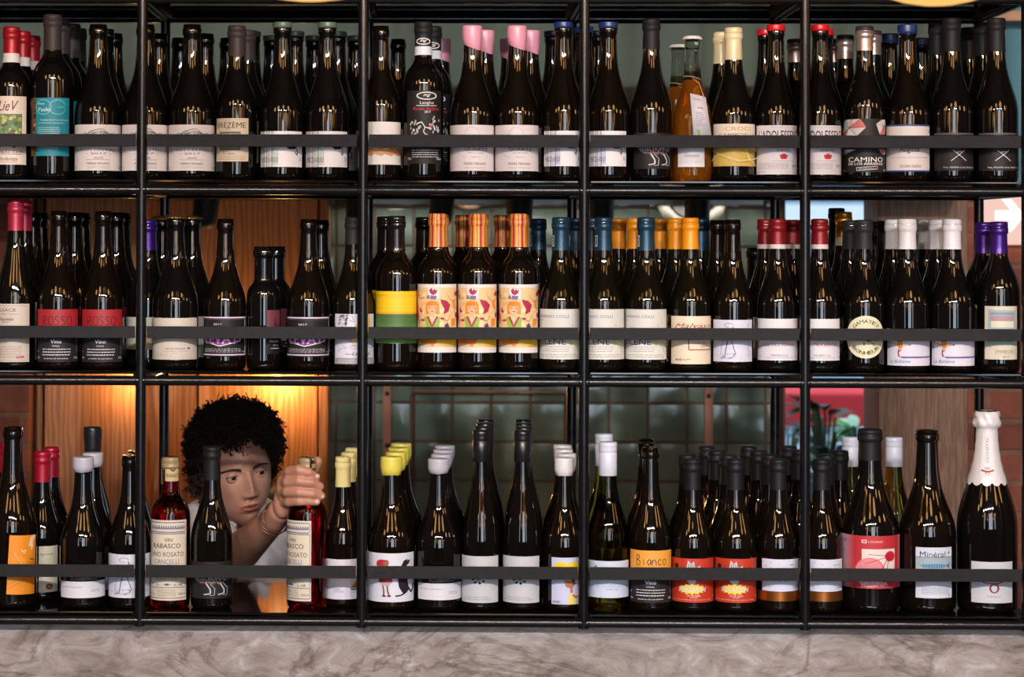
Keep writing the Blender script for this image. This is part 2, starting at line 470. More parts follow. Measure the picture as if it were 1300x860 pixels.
def a_breze():
    A = Art((214, 196, 172)); A.text('BRÉZÈME', .5, .855, .84, .16, (28, 24, 30)); A.text('2016', .45, .745, .13, .03, (60, 50, 50))
    A.rect(.18, .26, .78, .69, (120, 108, 96)); A.rect(.22, .30, .74, .65, (176, 160, 140)); A.para(.20, .27, .76, .68, 9, (60, 52, 50), 5)
    A.text('Éric Texier', .46, .19, .36, .05, (70, 58, 54), .3); A.line([(.1, .125), (.9, .125)], .005, (130, 116, 100)); A.para(.06, .03, .92, .10, 2, (120, 106, 92), 6); return A
def a_merc(c):
    A = Art((232, 228, 230)); r = random.Random(9)
    for i in range(11):
        x = .05 + .030 * i + r.uniform(-.008, .008); A.rect(x, .0, x + r.uniform(.004, .012), 1, r.choice([INK, c, (120, 116, 124)]))
    for i in range(5):
        x = .33 + .03 * i; A.rect(x, .05, x + .009, r.uniform(.4, .7), c)
    A.text('MERCENARIO', .25, .20, .40, .15, (84, 84, 100))
    for dx, dy, s in ((0, 0, 1), (.06, -.04, .7), (.10, .03, .5)): A.ell(.70 + dx, .63 + dy, .09 * s, .14 * s, c if c[2] > 120 else INK, 12)
    A.line([(.80, .60), (.86, .40), (.84, .33), (.80, .42)], .02, INK)
    A.text('750 ml', .93, .22, .05, .12, (120, 116, 124)); return A
def a_streak():
    A = Art((228, 222, 218)); pts = [(0, .34)] + [(i / 14, .37 + .03 * math.sin(i * 1.7) + .01 * (i % 3)) for i in range(15)] + [(1, .30)] + [(1 - i / 12, .22 + .03 * math.sin(i * 2.1)) for i in range(13)]
    A.poly(pts, (214, 148, 96)); A.line([(0, .36), (.4, .40), (1, .37)], .02, (184, 116, 66)); return A
def a_langhe():
    W = (224, 220, 218); A = Art((46, 42, 46))
    A.ell(.55, .93, .27, .055, W, 24); A.ell(.55, .93, .235, .042, (46, 42, 46), 24); A.text('mg', .55, .93, .2, .045, W, .5)
    A.text('Langhe', .55, .83, .36, .05, W); A.line([(.28, .795), (.82, .795)], .008, W); A.text('Rosso Italiano', .54, .755, .70, .045, (196, 44, 50), .3); A.text('2017', .57, .71, .16, .03, W)
    r = random.Random(3)
    for cx, cy, s in ((.24, .48, .15), (.76, .52, .15)):
        for i in range(22):
            a = r.uniform(0, 6.28); q = r.uniform(.35, 1); x, y = cx + s * q * math.cos(a), cy + s * q * .8 * math.sin(a)
            A.line([(x, y), (x + .03, y + .02), (x + .01, y + .035), (x - .01, y + .015)], .010, W)
    A.line([(.30, .55), (.42, .57), (.50, .50), (.46, .44), (.52, .40), (.66, .38)], .016, W); A.line([(.50, .50), (.58, .49), (.64, .47)], .012, W); A.ell(.64, .51, .035, .016, (200, 40, 44)); A.ell(.60, .49, .02, .012, W)
    A.para(.16, .08, .88, .20, 4, W, 8); A.text('75cl', .10, .07, .10, .03, W); A.text('13% vol', .88, .07, .14, .03, W); return A
def a_pinklab():
    A = Art((224, 214, 216)); A.line([(.5 + .14 * math.cos(t), .72 + .23 * math.sin(t)) for t in [i * PI / 12 - .4 for i in range(22)]], .007, (176, 164, 168))
    A.line([(.5 + .30 * math.cos(t), .55 + .28 * math.sin(t)) for t in [3.6 + i * .15 for i in range(6)]], .007, (176, 164, 168))
    A.text('QUARTZ', .58, .465, .42, .07, INK); A.text('VIN DE LOIRE', .57, .39, .28, .022, (90, 80, 90)); A.text('ANJOU', .57, .30, .16, .025, (170, 60, 80))
    A.ell(.36, .30, .008, .01, (170, 60, 80), 6); A.ell(.78, .30, .008, .01, (170, 60, 80), 6)
    A.text('PIERRE MENARD', .56, .155, .40, .055, INK); A.para(.36, .04, .76, .09, 2, (120, 110, 120), 3); A.text('75cl', .06, .06, .06, .04, (110, 100, 110)); return A
def a_bear(W=(214, 210, 214)):
    A = Art((48, 45, 47)); r = random.Random(5)
    A.ell(.52, .62, .36, .22, (58, 54, 57), 24)
    for i in range(46):
        a = r.uniform(0, 6.28); q = r.uniform(.7, 1); x, y = .52 + .36 * q * math.cos(a), .64 + .20 * q * math.sin(a)
        A.line([(x, y), (x + .02, y - .07)], .006, (170, 166, 170))
    A.line([(.14, .60), (.10, .68), (.16, .74), (.22, .70)], .015, W); A.text('LOSCHUMITZ', .50, .55, .62, .12, W); A.text('MALBEC & SYRAH 2017', .52, .445, .46, .05, (206, 128, 74))
    for x in (.36, .62):
        A.line([(x + .04, .42), (x + .12, .25), (x + .12, .14), (x, .11)], .028, W, 1); A.line([(x + .10, .42), (x + .20, .28), (x + .19, .10), (x + .10, .09)], .010, W)
    A.line([(.10, .66), (.20, .50), (.30, .42)], .008, W); return A
def a_tamaris():
    A = Art((216, 214, 220)); A.rect(0, 0, 1, .12, (226, 226, 230)); A.text('2018', .36, .48, .12, .03, (140, 140, 150)); A.text('TAMARIS', .52, .40, .54, .07, (70, 66, 76)); A.line([(.25, .345), (.78, .345)], .01, (150, 150, 156)); A.text('75 cl', .70, .18, .14, .03, (140, 140, 150)); return A
def a_croci():
    A = Art((228, 216, 200)); g = (196, 160, 84); A.text('CROCI', .55, .885, .50, .10, g); A.text('CAMPEDELLO', .56, .73, .76, .09, (120, 80, 50))
    A.rect(0, 0, 1, .44, (204, 172, 84)); r = random.Random(1)
    for i in range(150): A.ell(r.random(), r.uniform(.01, .43), .012, .009, r.choice([(222, 194, 110), (184, 150, 62), (212, 182, 96)]), 5)
    for p in ([(0, .40), (.56, .11), (1, .20)], [(.66, .44), (.76, .13), (.98, .0)], [(.2, .30), (.0, .12)]): A.line(p, .025, (232, 214, 150))
    A.poly([(.56, .44), (.95, .44), (1, .40), (1, .34)], (216, 190, 104)); return A
def a_adol():
    A = Art((220, 214, 220)); A.line([(.35, .955), (.80, .955)], .006, (150, 140, 150)); A.text('L\'ADOLESSENT', .53, .80, .88, .20, (44, 30, 44))
    A.text('QUIROGA', .60, .49, .28, .055, (70, 60, 74)); red = (196, 30, 50)
    for i in range(5):
        a = PI / 2 + i * 2 * PI / 5; A.ell(.60 + .045 * math.cos(a), .365 + .032 * math.sin(a), .040, .030, red, 9)
    A.ell(.60, .365, .02, .015, (120, 10, 30), 6); A.line([(.40, .275), (.80, .275)], .006, (150, 130, 144)); A.para(.06, .11, .70, .24, 7, (120, 114, 124), 2)
    A.line([(.78, .16), (.82, .20), (.84, .15), (.88, .20), (.92, .15), (.97, .19)], .012, (90, 84, 96)); A.text('12,5% vol', .14, .05, .18, .025, (90, 84, 96)); A.text('75 cl', .94, .05, .08, .025, (90, 84, 96)); return A
def a_camino():
    A = Art((50, 46, 48)); W = (228, 224, 222); P = (206, 104, 100); G = (204, 196, 192); C = (176, 204, 198)
    def fan(c, pts, cols):
        for i in range(len(pts) - 1):
            A.poly([c, pts[i], pts[i + 1]], cols[i % len(cols)])
            A.line([c, pts[i]], .008, (60, 56, 58))
    fan((.21, .83), [(.0, .93), (.10, .99), (.28, .99), (.44, .995), (.54, .84), (.38, .68), (.12, .69), (.0, .72), (.0, .93)], [C, G, G, P, G, W, P, C])
    fan((.90, .86), [(.72, .90), (.84, .98), (.97, .99), (1, .90), (.99, .72), (.80, .70), (.72, .90)], [G, W, C, P, P, G])
    fan((.10, .36), [(.0, .32), (.02, .44), (.38, .42), (.10, .34), (.0, .32)], [C, W, W, C]); fan((.92, .38), [(.76, .44), (.98, .44), (.98, .33), (.84, .34), (.76, .44)], [P, W, W, P])
    A.text('CAMINO', .54, .235, .66, .09, W); A.text('DE LOS ARRIEROS', .54, .155, .66, .045, W)
    A.line([(.38, .03), (.37, .085), (.74, .11), (.75, .055), (.38, .03)], .008, W); A.text('MÁLAGA BLANCO', .56, .07, .30, .028, W, rot=.05)
    A.text('75cl', .06, .04, .06, .03, G); A.text('14%', .93, .04, .07, .03, G); return A
def a_aligot():
    A = Art((226, 216, 212)); b = (44, 74, 140); A.rect(0, .965, 1, 1, b); A.rect(0, 0, 1, .03, b); A.text('2018', .97, .86, .08, .07, (60, 56, 80))
    A.text('Aligoté', .52, .46, .38, .16, (56, 54, 96), .1); A.text('APPELLATION BOURGOGNE ALIGOTÉ CONTRÔLÉE', .52, .30, .74, .022, (110, 100, 120)); A.text('SYLVAIN CHAPUIS', .54, .115, .40, .06, (60, 56, 96)); return A
def a_cross():
    A = Art((52, 48, 50)); W = (226, 222, 224); A.rect(0, .955, 1, 1, (84, 78, 78))
    A.line([(.42, .54), (.70, .26)], .014, W); A.line([(.66, .54), (.38, .26)], .014, W); A.text('xMx', .56, .50, .14, .05, W); A.text('Yves, Mathilde et les Van Rombi', .58, .085, .72, .055, W, .2); return A
# capsule materials
RED = foil((156, 20, 32)); WBAND = paper((214, 206, 204)); DKB = foil((58, 50, 50), .5, .1); BLK = foil((27, 26, 29), .55, .0)
SIL = foil((190, 170, 164), .3, .7); CRW = wax((216, 200, 160)); PINK = wax((216, 148, 166)); BLUW = wax((26, 48, 102)); GRNW = wax((84, 110, 94)); REDW = wax((206, 22, 34))
front(0, 'grapes', 13.7, 35, 24, 'bord', 'black', ('foil', RED, 80, [(0.0, .26, WBAND)]), (-6, 32.5, 122, 209, a_grapes()),
      'dark bottle whose label shows green grapes, red capsule, far left of top shelf', 'the grape picture bottle')
front(0, 'teal', 66, 19.5, 26.5, 'bord', 'black', ('foil', DKB, 64, []), (39, 87, 124, 198, a_teal()),
      'tall dark bottle with bright teal label and grey brown capsule on top shelf', 'the teal label bottle')
front(0, 'clos', 124, 31.4, 29.3, 'burg', 'black', None, (95, 154, 158, 216.5, a_clos()), 'bare-necked bottle with white scrollwork label, beside the teal label bottle', '')
p4 = back(0, 'clos', 184, 0, 'bare-necked bottle with white scrollwork label,', 'half hidden by the leftmost upright post')
back(0, 'clos', 243, 0, 'bare-necked bottle with white scrollwork label,', 'left of the cream block-lettered label')
front(0, 'breze', 300, 33.4, 26, 'rhone', 'black', ('foil', DKB, 72, []), (275, 315, 150, 205, a_breze()), 'bottle with small cream label in heavy black capitals and grey brown capsule, top shelf', '')
front(0, 'mgreen', 358, 30, 28, 'burg', 'black', ('disc', GRNW, 36, 0), (331, 383, 166.5, 212, a_merc((96, 140, 104))), 'green wax topped bottle with striped white label, left one of the two', '')
back(0, 'mgreen', 415, 0, 'green wax topped bottle with striped white label,', 'right one of the two')
front(0, 'streak', 483, 33.4, 25.5, 'rhone', 'brown', None, (467.5, 509, 154.6, 209, a_streak()), 'bare-necked bottle with white label crossed by an orange streak, top shelf', '')
EYE = Art((44, 40, 44)); EYE.ell(.5, .5, .42, .36, (220, 216, 214), 22); EYE.ell(.5, .5, .36, .27, (44, 40, 44), 22); EYE.text('mg', .5, .5, .4, .3, (220, 216, 214), .5)
front(0, 'langhe', 537, 28.5, 25.8, 'bord', 'black', ('foil', BLK, 70.6, [(0.0, .26, paper((200, 206, 214)))]),
      [(517, 559.6, 115, 208, a_langhe()), (528, 546, 45, 57, EYE, 'neck_emblem')], 'dark bottle with black label of white curly drawings and an eye emblem', '')
front(0, 'pink', 599, 34, 28.3, 'burg', 'brown', ('slant', PINK, 65, .0135), (571.5, 626.5, 158.5, 217, a_pinklab()), 'pink wax topped bottle with white label, nearer the black label of drawings', '')
back(0, 'pink', 656, 0, 'pink wax topped bottle with white label,', 'nearer the middle upright post')
front(0, 'mblue', 715, 29.6, 28, 'burg', 'brown', ('disc', BLUW, 36.5, 0), (691, 737, 166, 211, a_merc((52, 84, 170))), 'blue wax topped bottle with striped white label, left of middle upright post', '')
back(0, 'mblue', 772, 0, 'blue wax topped bottle with striped white label,', 'right of middle upright post')
front(0, 'bear', 826.6, 24.7, 26.5, 'burg', 'black', ('foil', BLK, 63, []), (804.7, 855, 168.6, 214.5, a_bear()), 'matt black capsule bottle whose black label shows white animal legs, top shelf', '')
def tagx(R, H, zs, Y, cx):
    out = []; q = [at(877, 119, Y - R - .004), at(896, 123.5, Y - R - .004), at(903, 172, Y - R - .004), at(881.5, 172, Y - R - .004)]
    o = Vector((at(cx, 240, Y).x, Y, zs))
    bm = bmesh.new()
    for d in (0, .0016):
        a = [bm.verts.new(v - o + Vector((-d * .8, d, d * .6))) for v in q]; b = [bm.verts.new(v - o + Vector((-d * .8, d + .0006, d * .6))) for v in q]
        f = bm.faces.new(a); bm.faces.new(b[::-1])
        for i in range(4): bm.faces.new((a[i], b[i], b[(i + 1) % 4], a[(i + 1) % 4]))
    def uv(u, v, d=-.0003):
        t = q[0] * (1 - u) * (1 - v) + q[1] * u * (1 - v) + q[2] * u * v + q[3] * (1 - u) * v
        return t - o + Vector((0, d, 0))
    def quad(u0, v0, u1, v1, mi):
        f = bm.faces.new([bm.verts.new(uv(*c)) for c in ((u0, v0), (u0, v1), (u1, v1), (u1, v0))]); f.material_index = mi
    r = random.Random(3); quad(.12, .10, .62, .115, 1); quad(.35, .30, .75, .325, 1)
    for i in range(9):
        quad(.2, .42 + i * .042, r.uniform(.55, .85), .42 + i * .042 + .012, 1)
    quad(.18, .86, .36, .99, 2)
    out.append(('swing_tag', bm, [paper((222, 218, 230)), paper((120, 116, 130)), paper((120, 168, 70))]))
    bm = bmesh.new(); rn = R * .47; zr = at(cx, 100, Y).z - zs
    ring = [(rn * math.sin(t), -rn * math.cos(t), zr + .004 * math.cos(t * 1 + 1)) for t in [i * PI / 10 for i in range(21)]]
    tube(bm, ring, .0007, 6)
    tube(bm, [(-rn * .1, -rn - .001, zr), (rn * .6, -rn * 1.1, zr - .010), uv(.88, .03, -.001)], .0007, 6)
    out.append(('string', bm, [mat('string', (196, 168, 128), 0.9)])); return out
front(0, 'amber', 878.7, 47, 24.8, 'burg', 'amber', ('crown', mat('crown_cap_white', (226, 220, 214), .4, .1), None, 0), (861, 894, 176, 212, a_tamaris()),
      'amber wine in clear bottle with white crown cap and hanging paper tag', '', liquid=102, extra=tagx)
front(0, 'croci', 931, 36, 27, 'burg', 'black', ('foil', CRW, 76.5, []), (906, 958, 157, 211, a_croci()), 'cream sealed bottle with cream and golden yellow cracked pattern label', '')
front(0, 'adol', 985, 33, 26.3, 'burg', 'black', ('disc', REDW, 40, 0), (961, 1013.4, 159, 221.5, a_adol()), 'red wax topped bottle with small red flower label, left of fourth post', '')
back(0, 'adol', 1041, 0, 'red wax topped bottle with small red flower label,', 'right of fourth post', Y=YF)
front(0, 'camino', 1097.7, 34, 26, 'rhone', 'black', ('foil', SIL, 65, [('top', 0, foil((50, 46, 48), .5, .1))]), (1072, 1123, 150.6, 218.6, a_camino()), 'silver capsule bottle with black label of coral and grey faceted shapes', '')
front(0, 'aligot', 1152, 33, 28.3, 'burg', 'brown', ('disc', BLUW, 44, 0), (1126, 1179, 158, 218, a_aligot()), 'blue wax topped bottle with white label edged in blue bands, top shelf', '')
front(0, 'cross', 1208, 24, 27.2, 'burg', 'black', ('foil', BLK, 66, []), (1187, 1236, 168.6, 216.6, a_cross()), 'black capsule bottle with black label of crossed white strokes, left of pair', '')
back(0, 'cross', 1265, 0, 'black capsule bottle with black label of crossed white strokes,', 'rightmost on top shelf')
B0 = [('grapes', 27.5, 1, 'red capsule bottle', 'directly behind the grape picture label'), ('grapes', 40, 2, 'red capsule bottle', 'in third rank behind the grape picture label'),
 ('teal', 77, 1, 'grey capsule bottle', 'directly behind the teal label bottle'), ('teal', 90, 2, 'grey capsule bottle', 'in third rank behind the teal label bottle'), ('teal', 98, 3, 'grey capsule bottle', 'last in line behind the teal label bottle'),
 ('clos', 133, 1, 'bare-necked dark bottle', 'directly behind the first scrollwork label'), ('clos', 144, 2, 'bare-necked dark bottle', 'in third rank behind the first scrollwork label'),
 ('clos', 201, 2, 'bare-necked dark bottle', 'in the background just right of the leftmost post, top shelf'), ('clos', 228, 3, 'bare-necked dark bottle', 'at the back, left of the third scrollwork label'),
 ('clos', 260, 2, 'bare-necked dark bottle', 'behind and right of the third scrollwork label'), ('clos', 289, 3, 'bare-necked dark bottle', 'at the back, left of the grey brown capsule'),
 ('breze', 313, 1, 'grey brown capsule bottle', 'directly behind the cream block-lettered label'), ('mgreen', 319, 2, 'green wax topped bottle', 'behind and right of the grey brown capsule'),
 ('mgreen', 344.5, 3, 'green wax topped bottle', 'at the back, left of the first green topped bottle'), ('mgreen', 374, 2, 'green wax topped bottle', 'behind and right of the first green topped bottle'),
 ('mgreen', 398, 3, 'green wax topped bottle', 'at the back, left of the second green topped bottle'), ('mgreen', 428, 2, 'green wax topped bottle', 'behind and right of the second green topped bottle'),
 ('mgreen', 451, 3, 'green wax topped bottle', 'at the back beside the second post'), ('streak', 505, 3, 'bare-necked dark bottle', 'at the back, right of the orange streak label'),
 ('langhe', 549, 1, 'black capsule bottle', 'directly behind the black label of curly drawings'), ('pink', 560, 3, 'pink wax topped bottle', 'at the back, right of the eye emblem capsule'),
 ('pink', 615, 1, 'pink wax topped bottle', 'directly behind the left pink topped bottle'), ('pink', 646, 3, 'pink wax topped bottle', 'at the back, left of the right pink topped bottle'), ('pink', 673, 1, 'pink wax topped bottle', 'directly behind the right pink topped bottle'),
 ('mblue', 702, 2, 'blue wax topped bottle', 'behind and left of the first blue topped bottle'), ('mblue', 741, 1, 'blue wax topped bottle', 'hidden in part by the middle upright post, top shelf'), ('mblue', 758, 2, 'blue wax topped bottle', 'behind and left of the second blue topped bottle'),
 ('amber', 861, 2, 'amber bottle with white crown cap', 'behind the tagged amber bottle'), ('croci', 916, 1, 'cream sealed bottle', 'directly behind the cracked pattern label'), ('adol', 972, 1, 'red wax topped bottle', 'directly behind the left flower label'),
 ('camino', 1010, 3, 'silver capsule bottle', 'at the back beside the fourth post'), ('adol', 1047, 1, 'red wax topped bottle', 'directly behind the right flower label'), ('camino', 1073, 2, 'silver capsule bottle', 'behind and left of the faceted shapes label'),
 ('camino', 1060, 3, 'silver capsule bottle', 'at the back, between right flower label and faceted shapes label'), ('camino', 1108, 1, 'silver capsule bottle', 'directly behind the faceted shapes label'), ('aligot', 1115, 3, 'blue wax topped bottle', 'at the back, right of the faceted shapes label'),
 ('aligot', 1129, 2, 'blue wax topped bottle', 'behind and left of the blue banded label'), ('aligot', 1169, 3, 'blue wax topped bottle', 'at the back, right of the blue banded label'),
 ('cross', 1190, 1, 'black capsule bottle', 'behind and left of the first crossed strokes label'), ('cross', 1223, 3, 'black capsule bottle', 'at the back, right of the first crossed strokes label'),
 ('cross', 1231, 2, 'black capsule bottle', 'in third rank, left of the rightmost top shelf bottle'), ('cross', 1248, 1, 'black capsule bottle', 'directly behind the rightmost top shelf bottle')]
for kd, px, k, d, w in B0: back(0, kd, px, k, d, w)
# ---------------------------------------------------------------- middle shelf
def a_alsace():
    A = Art((196, 184, 172)); c = (110, 66, 66); A.line([(.0, .965), (.93, .965), (.93, .03), (0, .03)], .006, (130, 116, 104))
    A.text('ALSACE', .40, .895, .52, .055, c); A.text('Schistes Blanc Terroirs', .40, .825, .60, .022, c, .2); A.text('Chasselas', .40, .74, .42, .055, (60, 50, 50), .4); A.text('2017', .40, .685, .20, .03, (60, 50, 50), .3)
    A.text('Jean & Agathe', .45, .415, .76, .06, (130, 116, 112), .4); A.text('2017', .42, .34, .1, .02, (60, 50, 50)); A.line([(.5 + .3 * math.cos(t), .36 + .05 * math.sin(t)) for t in [i * .3 for i in range(22)]], .004, (150, 136, 128))
    A.para(.05, .06, .80, .28, 8, (110, 96, 92), 2); A.poly([(.68, .06), (.86, .07), (.86, .11), (.68, .10)], (160, 40, 56)); A.text('BRUT', .77, .085, .12, .02, (220, 200, 196)); return A
def a_wine(top, word):
    W = (226, 222, 230); A = Art((52, 48, 54)); A.rect(0, .60, 1, 1, top); tc = (58, 30, 36) if word == 'ROSSO' else (46, 30, 26)
    pts = {'R': [(0, 0), (0, 1), (.7, .95), (.75, .6), (.1, .5), (.9, 0)], 'O': [(.5 + .5 * math.cos(t), .5 + .5 * math.sin(t)) for t in [i * .5 for i in range(14)]], 'S': [(.9, .9), (.3, 1), (.1, .7), (.8, .4), (.7, .05), (.05, .0)],
           'B': [(0, 0), (.1, 1), (.7, .9), (.6, .6), (.1, .52), (.9, .35), (.7, 0), (0, 0)], 'i': [(.5, 0), (.5, .55)], 'a': [(.9, .5), (.5, .55), (.1, .3), (.4, 0), (.8, .2), (.9, .5), (1, 0)], 'n': [(0, 0), (.1, .5), (.1, .3), (.5, .55), (.8, .4), (.9, 0)],
           'c': [(.9, .5), (.4, .55), (.1, .3), (.4, 0), (.9, .1)], 'o': [(.5 + .4 * math.cos(t), .28 + .28 * math.sin(t)) for t in [i * .6 for i in range(12)]]}
    n = len(word); w = .62 / n
    for i, ch in enumerate(word): A.line([(.20 + w * i + x * w * .85, (.70 if word == 'ROSSO' else .72) + y * (.17 if word == 'ROSSO' else .2)) for x, y in pts[ch]], .014, tc)
    A.poly([(.02, .60), (.02, .46), (.10, .48), (.16, .45), (.22, .50), (.26, .44), (.34, .50), (.55, .47), (.72, .52), (.98, .55), (.98, .60)], (190, 182, 200))
    A.text('Vino', .48, .39, .22, .07, W); A.text('ITALIA', .48, .305, .15, .022, W); A.para(.18, .11, .78, .27, 3, W, 2); A.text('prodotto da uve italiane', .48, .065, .50, .03, W)
    A.text('75cl', .06, .08, .07, .04, W); A.text('13%', .92, .08, .09, .04, W); A.line([(.95, .16), (.95, .48)], .01, (150, 146, 156)); A.ell(.04, .20, .012, .012, W, 6); return A
def a_pale():
    A = Art((188, 186, 168)); A.poly([(0, .8), (.3, .6), (.6, .7), (1, .5), (1, 1), (0, 1)], (204, 202, 192)); A.poly([(.1, 0), (.7, .34), (1, .40), (1, 0)], (168, 152, 120)); return A
def a_greyl():
    A = Art((198, 188, 176)); A.text('VIN DE FRANCE', .54, .265, .34, .035, INK); A.ell(.78, .27, .03, .02, (50, 46, 66), 8); A.text('DOMAINE DU VIN CLAIR', .56, .205, .42, .02, (120, 110, 106)); r = random.Random(4)
    for i in range(240): A.ell(r.random(), max(.01, abs(r.gauss(0, .12))), .006, .005, (150, 142, 136), 4)
    A.ell(.06, .14, .02, .03, (60, 56, 60), 8); A.ell(.95, .12, .015, .03, (90, 86, 90), 8); return A
def a_val():
    W = (218, 208, 220); V = (134, 40, 128); A = Art((44, 42, 45)); A.rect(0, .955, 1, .985, W); A.rect(0, .03, 1, .055, W); A.rect(.965, .03, .985, .98, W); A.rect(0, .92, 1, .935, (96, 50, 96)); A.rect(.0, .065, 1, .075, (96, 50, 96))
    A.text('2017', .40, .805, .16, .045, W); A.poly([(.08, .62), (.84, .62), (.84, .38), (.44, .25), (.08, .38)], W); A.poly([(.10, .60), (.82, .60), (.82, .395), (.44, .275), (.10, .395)], V)
    A.text('LEVAT', .45, .44, .66, .24, W); A.para(.08, .10, .84, .21, 4, (200, 196, 204), 3); A.text('75cl', .92, .115, .08, .025, W); return A
def a_squat():
    A = Art((28, 26, 28)); A.rect(.05, .42, .98, 1, (104, 46, 60)); A.line([(.5, .74), (.58, .84), (.52, .76), (.62, .68), (.5, .66)], .04, (40, 20, 26)); A.text('Rosso', .66, .66, .4, .07, (60, 26, 34), .4)
    W = (206, 204, 206); A.text('Aleramo', .50, .295, .62, .06, W, .3); A.text('2015', .62, .38, .3, .03, W); A.text('Barrique', .62, .20, .40, .045, W, .3); A.line([(.28, .13), (.86, .13)], .012, W); return A
def a_sketch():
    A = Art((208, 206, 218)); r = random.Random(8); A.poly([(.40, .58), (.50, .78), (.66, .98), (.82, 1), (.86, .84), (.80, .62)], (222, 178, 92)); A.ell(.44, .46, .09, .04, (222, 178, 92))
    for i in range(26):
        x, y = r.uniform(.0, .9), r.uniform(.2, .95); A.line([(x, y), (x + r.uniform(.05, .2), y + r.uniform(-.05, .05)), (x + r.uniform(.0, .2), y + r.uniform(-.1, .1))], .008, (120, 116, 132))
    for i in range(14): 
        x, y = r.uniform(.05, .3), r.uniform(.74, .96); A.line([(x, y), (x + .06, y + .03), (x + .02, y - .02)], .014, (70, 66, 80))
    A.text('La Baia', .62, .215, .40, .07, (50, 46, 70), .4); A.rect(0, 0, 1, .125, (150, 146, 152)); A.para(.10, .02, .90, .10, 2, (206, 204, 210), 2); return A
def a_yg():
    A = Art((238, 192, 20)); r = random.Random(6)
    for i in range(20): y = r.uniform(.60, .99); A.rect(0, y, 1, y + .006, r.choice([(242, 200, 36), (230, 180, 14)]))
    A.rect(0, .565, 1, .60, (230, 160, 30)); A.rect(0, 0, 1, .565, (78, 112, 56))
    for i in range(44):
        y = r.uniform(.0, .55); t = y / .55; A.rect(0, y, 1, y + .012, (int(118 - 50 * t + r.uniform(-10, 10)), int(158 - 60 * t + r.uniform(-8, 8)), int(74 - 24 * t)))
    A.line([(.12, .92), (.34, .92)], .006, (190, 140, 20)); return A
def a_paint():
    A = Art((222, 212, 208)); A.rect(.03, .08, .97, .95, (222, 190, 138)); r = random.Random(11); R3 = (166, 30, 62); O = (224, 132, 40)
    for i in range(26): A.ell(r.uniform(.08, .92), r.uniform(.2, .9), r.uniform(.03, .08), r.uniform(.02, .05), r.choice([(228, 200, 152), (216, 178, 120), (232, 208, 168)]), 9)
    A.poly([(.34, .90), (.38, .80), (.48, .78), (.56, .80), (.56, .93), (.34, .95)], (222, 212, 220)); A.poly([(.31, .79), (.50, .775), (.52, .83), (.34, .84)], (120, 104, 138))
    A.poly([(.37, .91), (.40, .86), (.45, .84), (.51, .87), (.53, .93), (.49, .91), (.47, .94), (.44, .90), (.42, .95)], R3)
    A.line([(.07, .86), (.10, .91), (.07, .82), (.14, .83)], .02, (180, 80, 56)); A.text('Bianco', .16, .80, .20, .035, (180, 80, 56), .4)
    # woman with bobbed orange hair and green dress
    A.poly([(.30, .56), (.30, .70), (.34, .745), (.42, .76), (.52, .745), (.56, .70), (.56, .56), (.50, .57), (.36, .57)], O); A.poly([(.34, .60), (.34, .68), (.52, .68), (.52, .60), (.43, .55)], (226, 176, 140))
    for i in range(5): A.line([(.33 + .05 * i, .70), (.35 + .045 * i, .745)], .01, (206, 104, 40))
    A.rect(.40, .53, .46, .58, (222, 172, 136)); A.poly([(.28, .52), (.40, .54), (.46, .54), (.58, .52), (.56, .36), (.32, .36)], (140, 178, 60)); A.poly([(.36, .535), (.43, .40), (.51, .535)], (232, 190, 160)); A.line([(.34, .53), (.43, .385), (.53, .53)], .035, R3)
    A.line([(.36, .655), (.41, .655)], .008, (70, 40, 40)); A.line([(.45, .655), (.50, .655)], .008, (70, 40, 40)); A.line([(.41, .605), (.455, .605)], .012, (180, 40, 50))
    A.line([(.30, .50), (.15, .47), (.11, .42), (.12, .56)], .012, (190, 96, 60)); A.line([(.60, .50), (.72, .46), (.78, .54)], .012, (190, 96, 60))
    A.poly([(.04, .74), (.08, .64), (.10, .50), (.06, .44), (.02, .60)], (190, 50, 46)); A.poly([(.58, .78), (.70, .76), (.78, .70), (.74, .60), (.64, .56), (.66, .64), (.60, .72)], R3)
    A.poly([(.70, .88), (.76, .80), (.84, .76), (.95, .80), (.90, .72), (.96, .62), (.86, .66), (.84, .74), (.74, .80)], O); A.ell(.19, .62, .045, .04, R3); A.ell(.22, .64, .03, .03, (222, 190, 138)); A.ell(.94, .55, .03, .04, (150, 40, 90)); A.poly([(.88, .86), (.96, .92), (.98, .84), (.92, .82)], (170, 40, 50))
    A.poly([(.80, .50), (.92, .50), (.90, .40), (.82, .38)], O); A.poly([(.66, .40), (.72, .44), (.76, .38), (.68, .35)], (84, 60, 110)); A.ell(.24, .47, .05, .012, R3); A.ell(.62, .50, .04, .016, R3)
    A.poly([(.04, .12), (.14, .17), (.20, .13), (.36, .14), (.44, .09), (.48, .13), (.60, .12), (.80, .09), (.94, .08), (.94, .22), (.5, .24), (.04, .19)], (226, 124, 34)); A.poly([(.50, .13), (.80, .095), (.94, .085), (.94, .22), (.55, .235)], (230, 186, 44)); return A
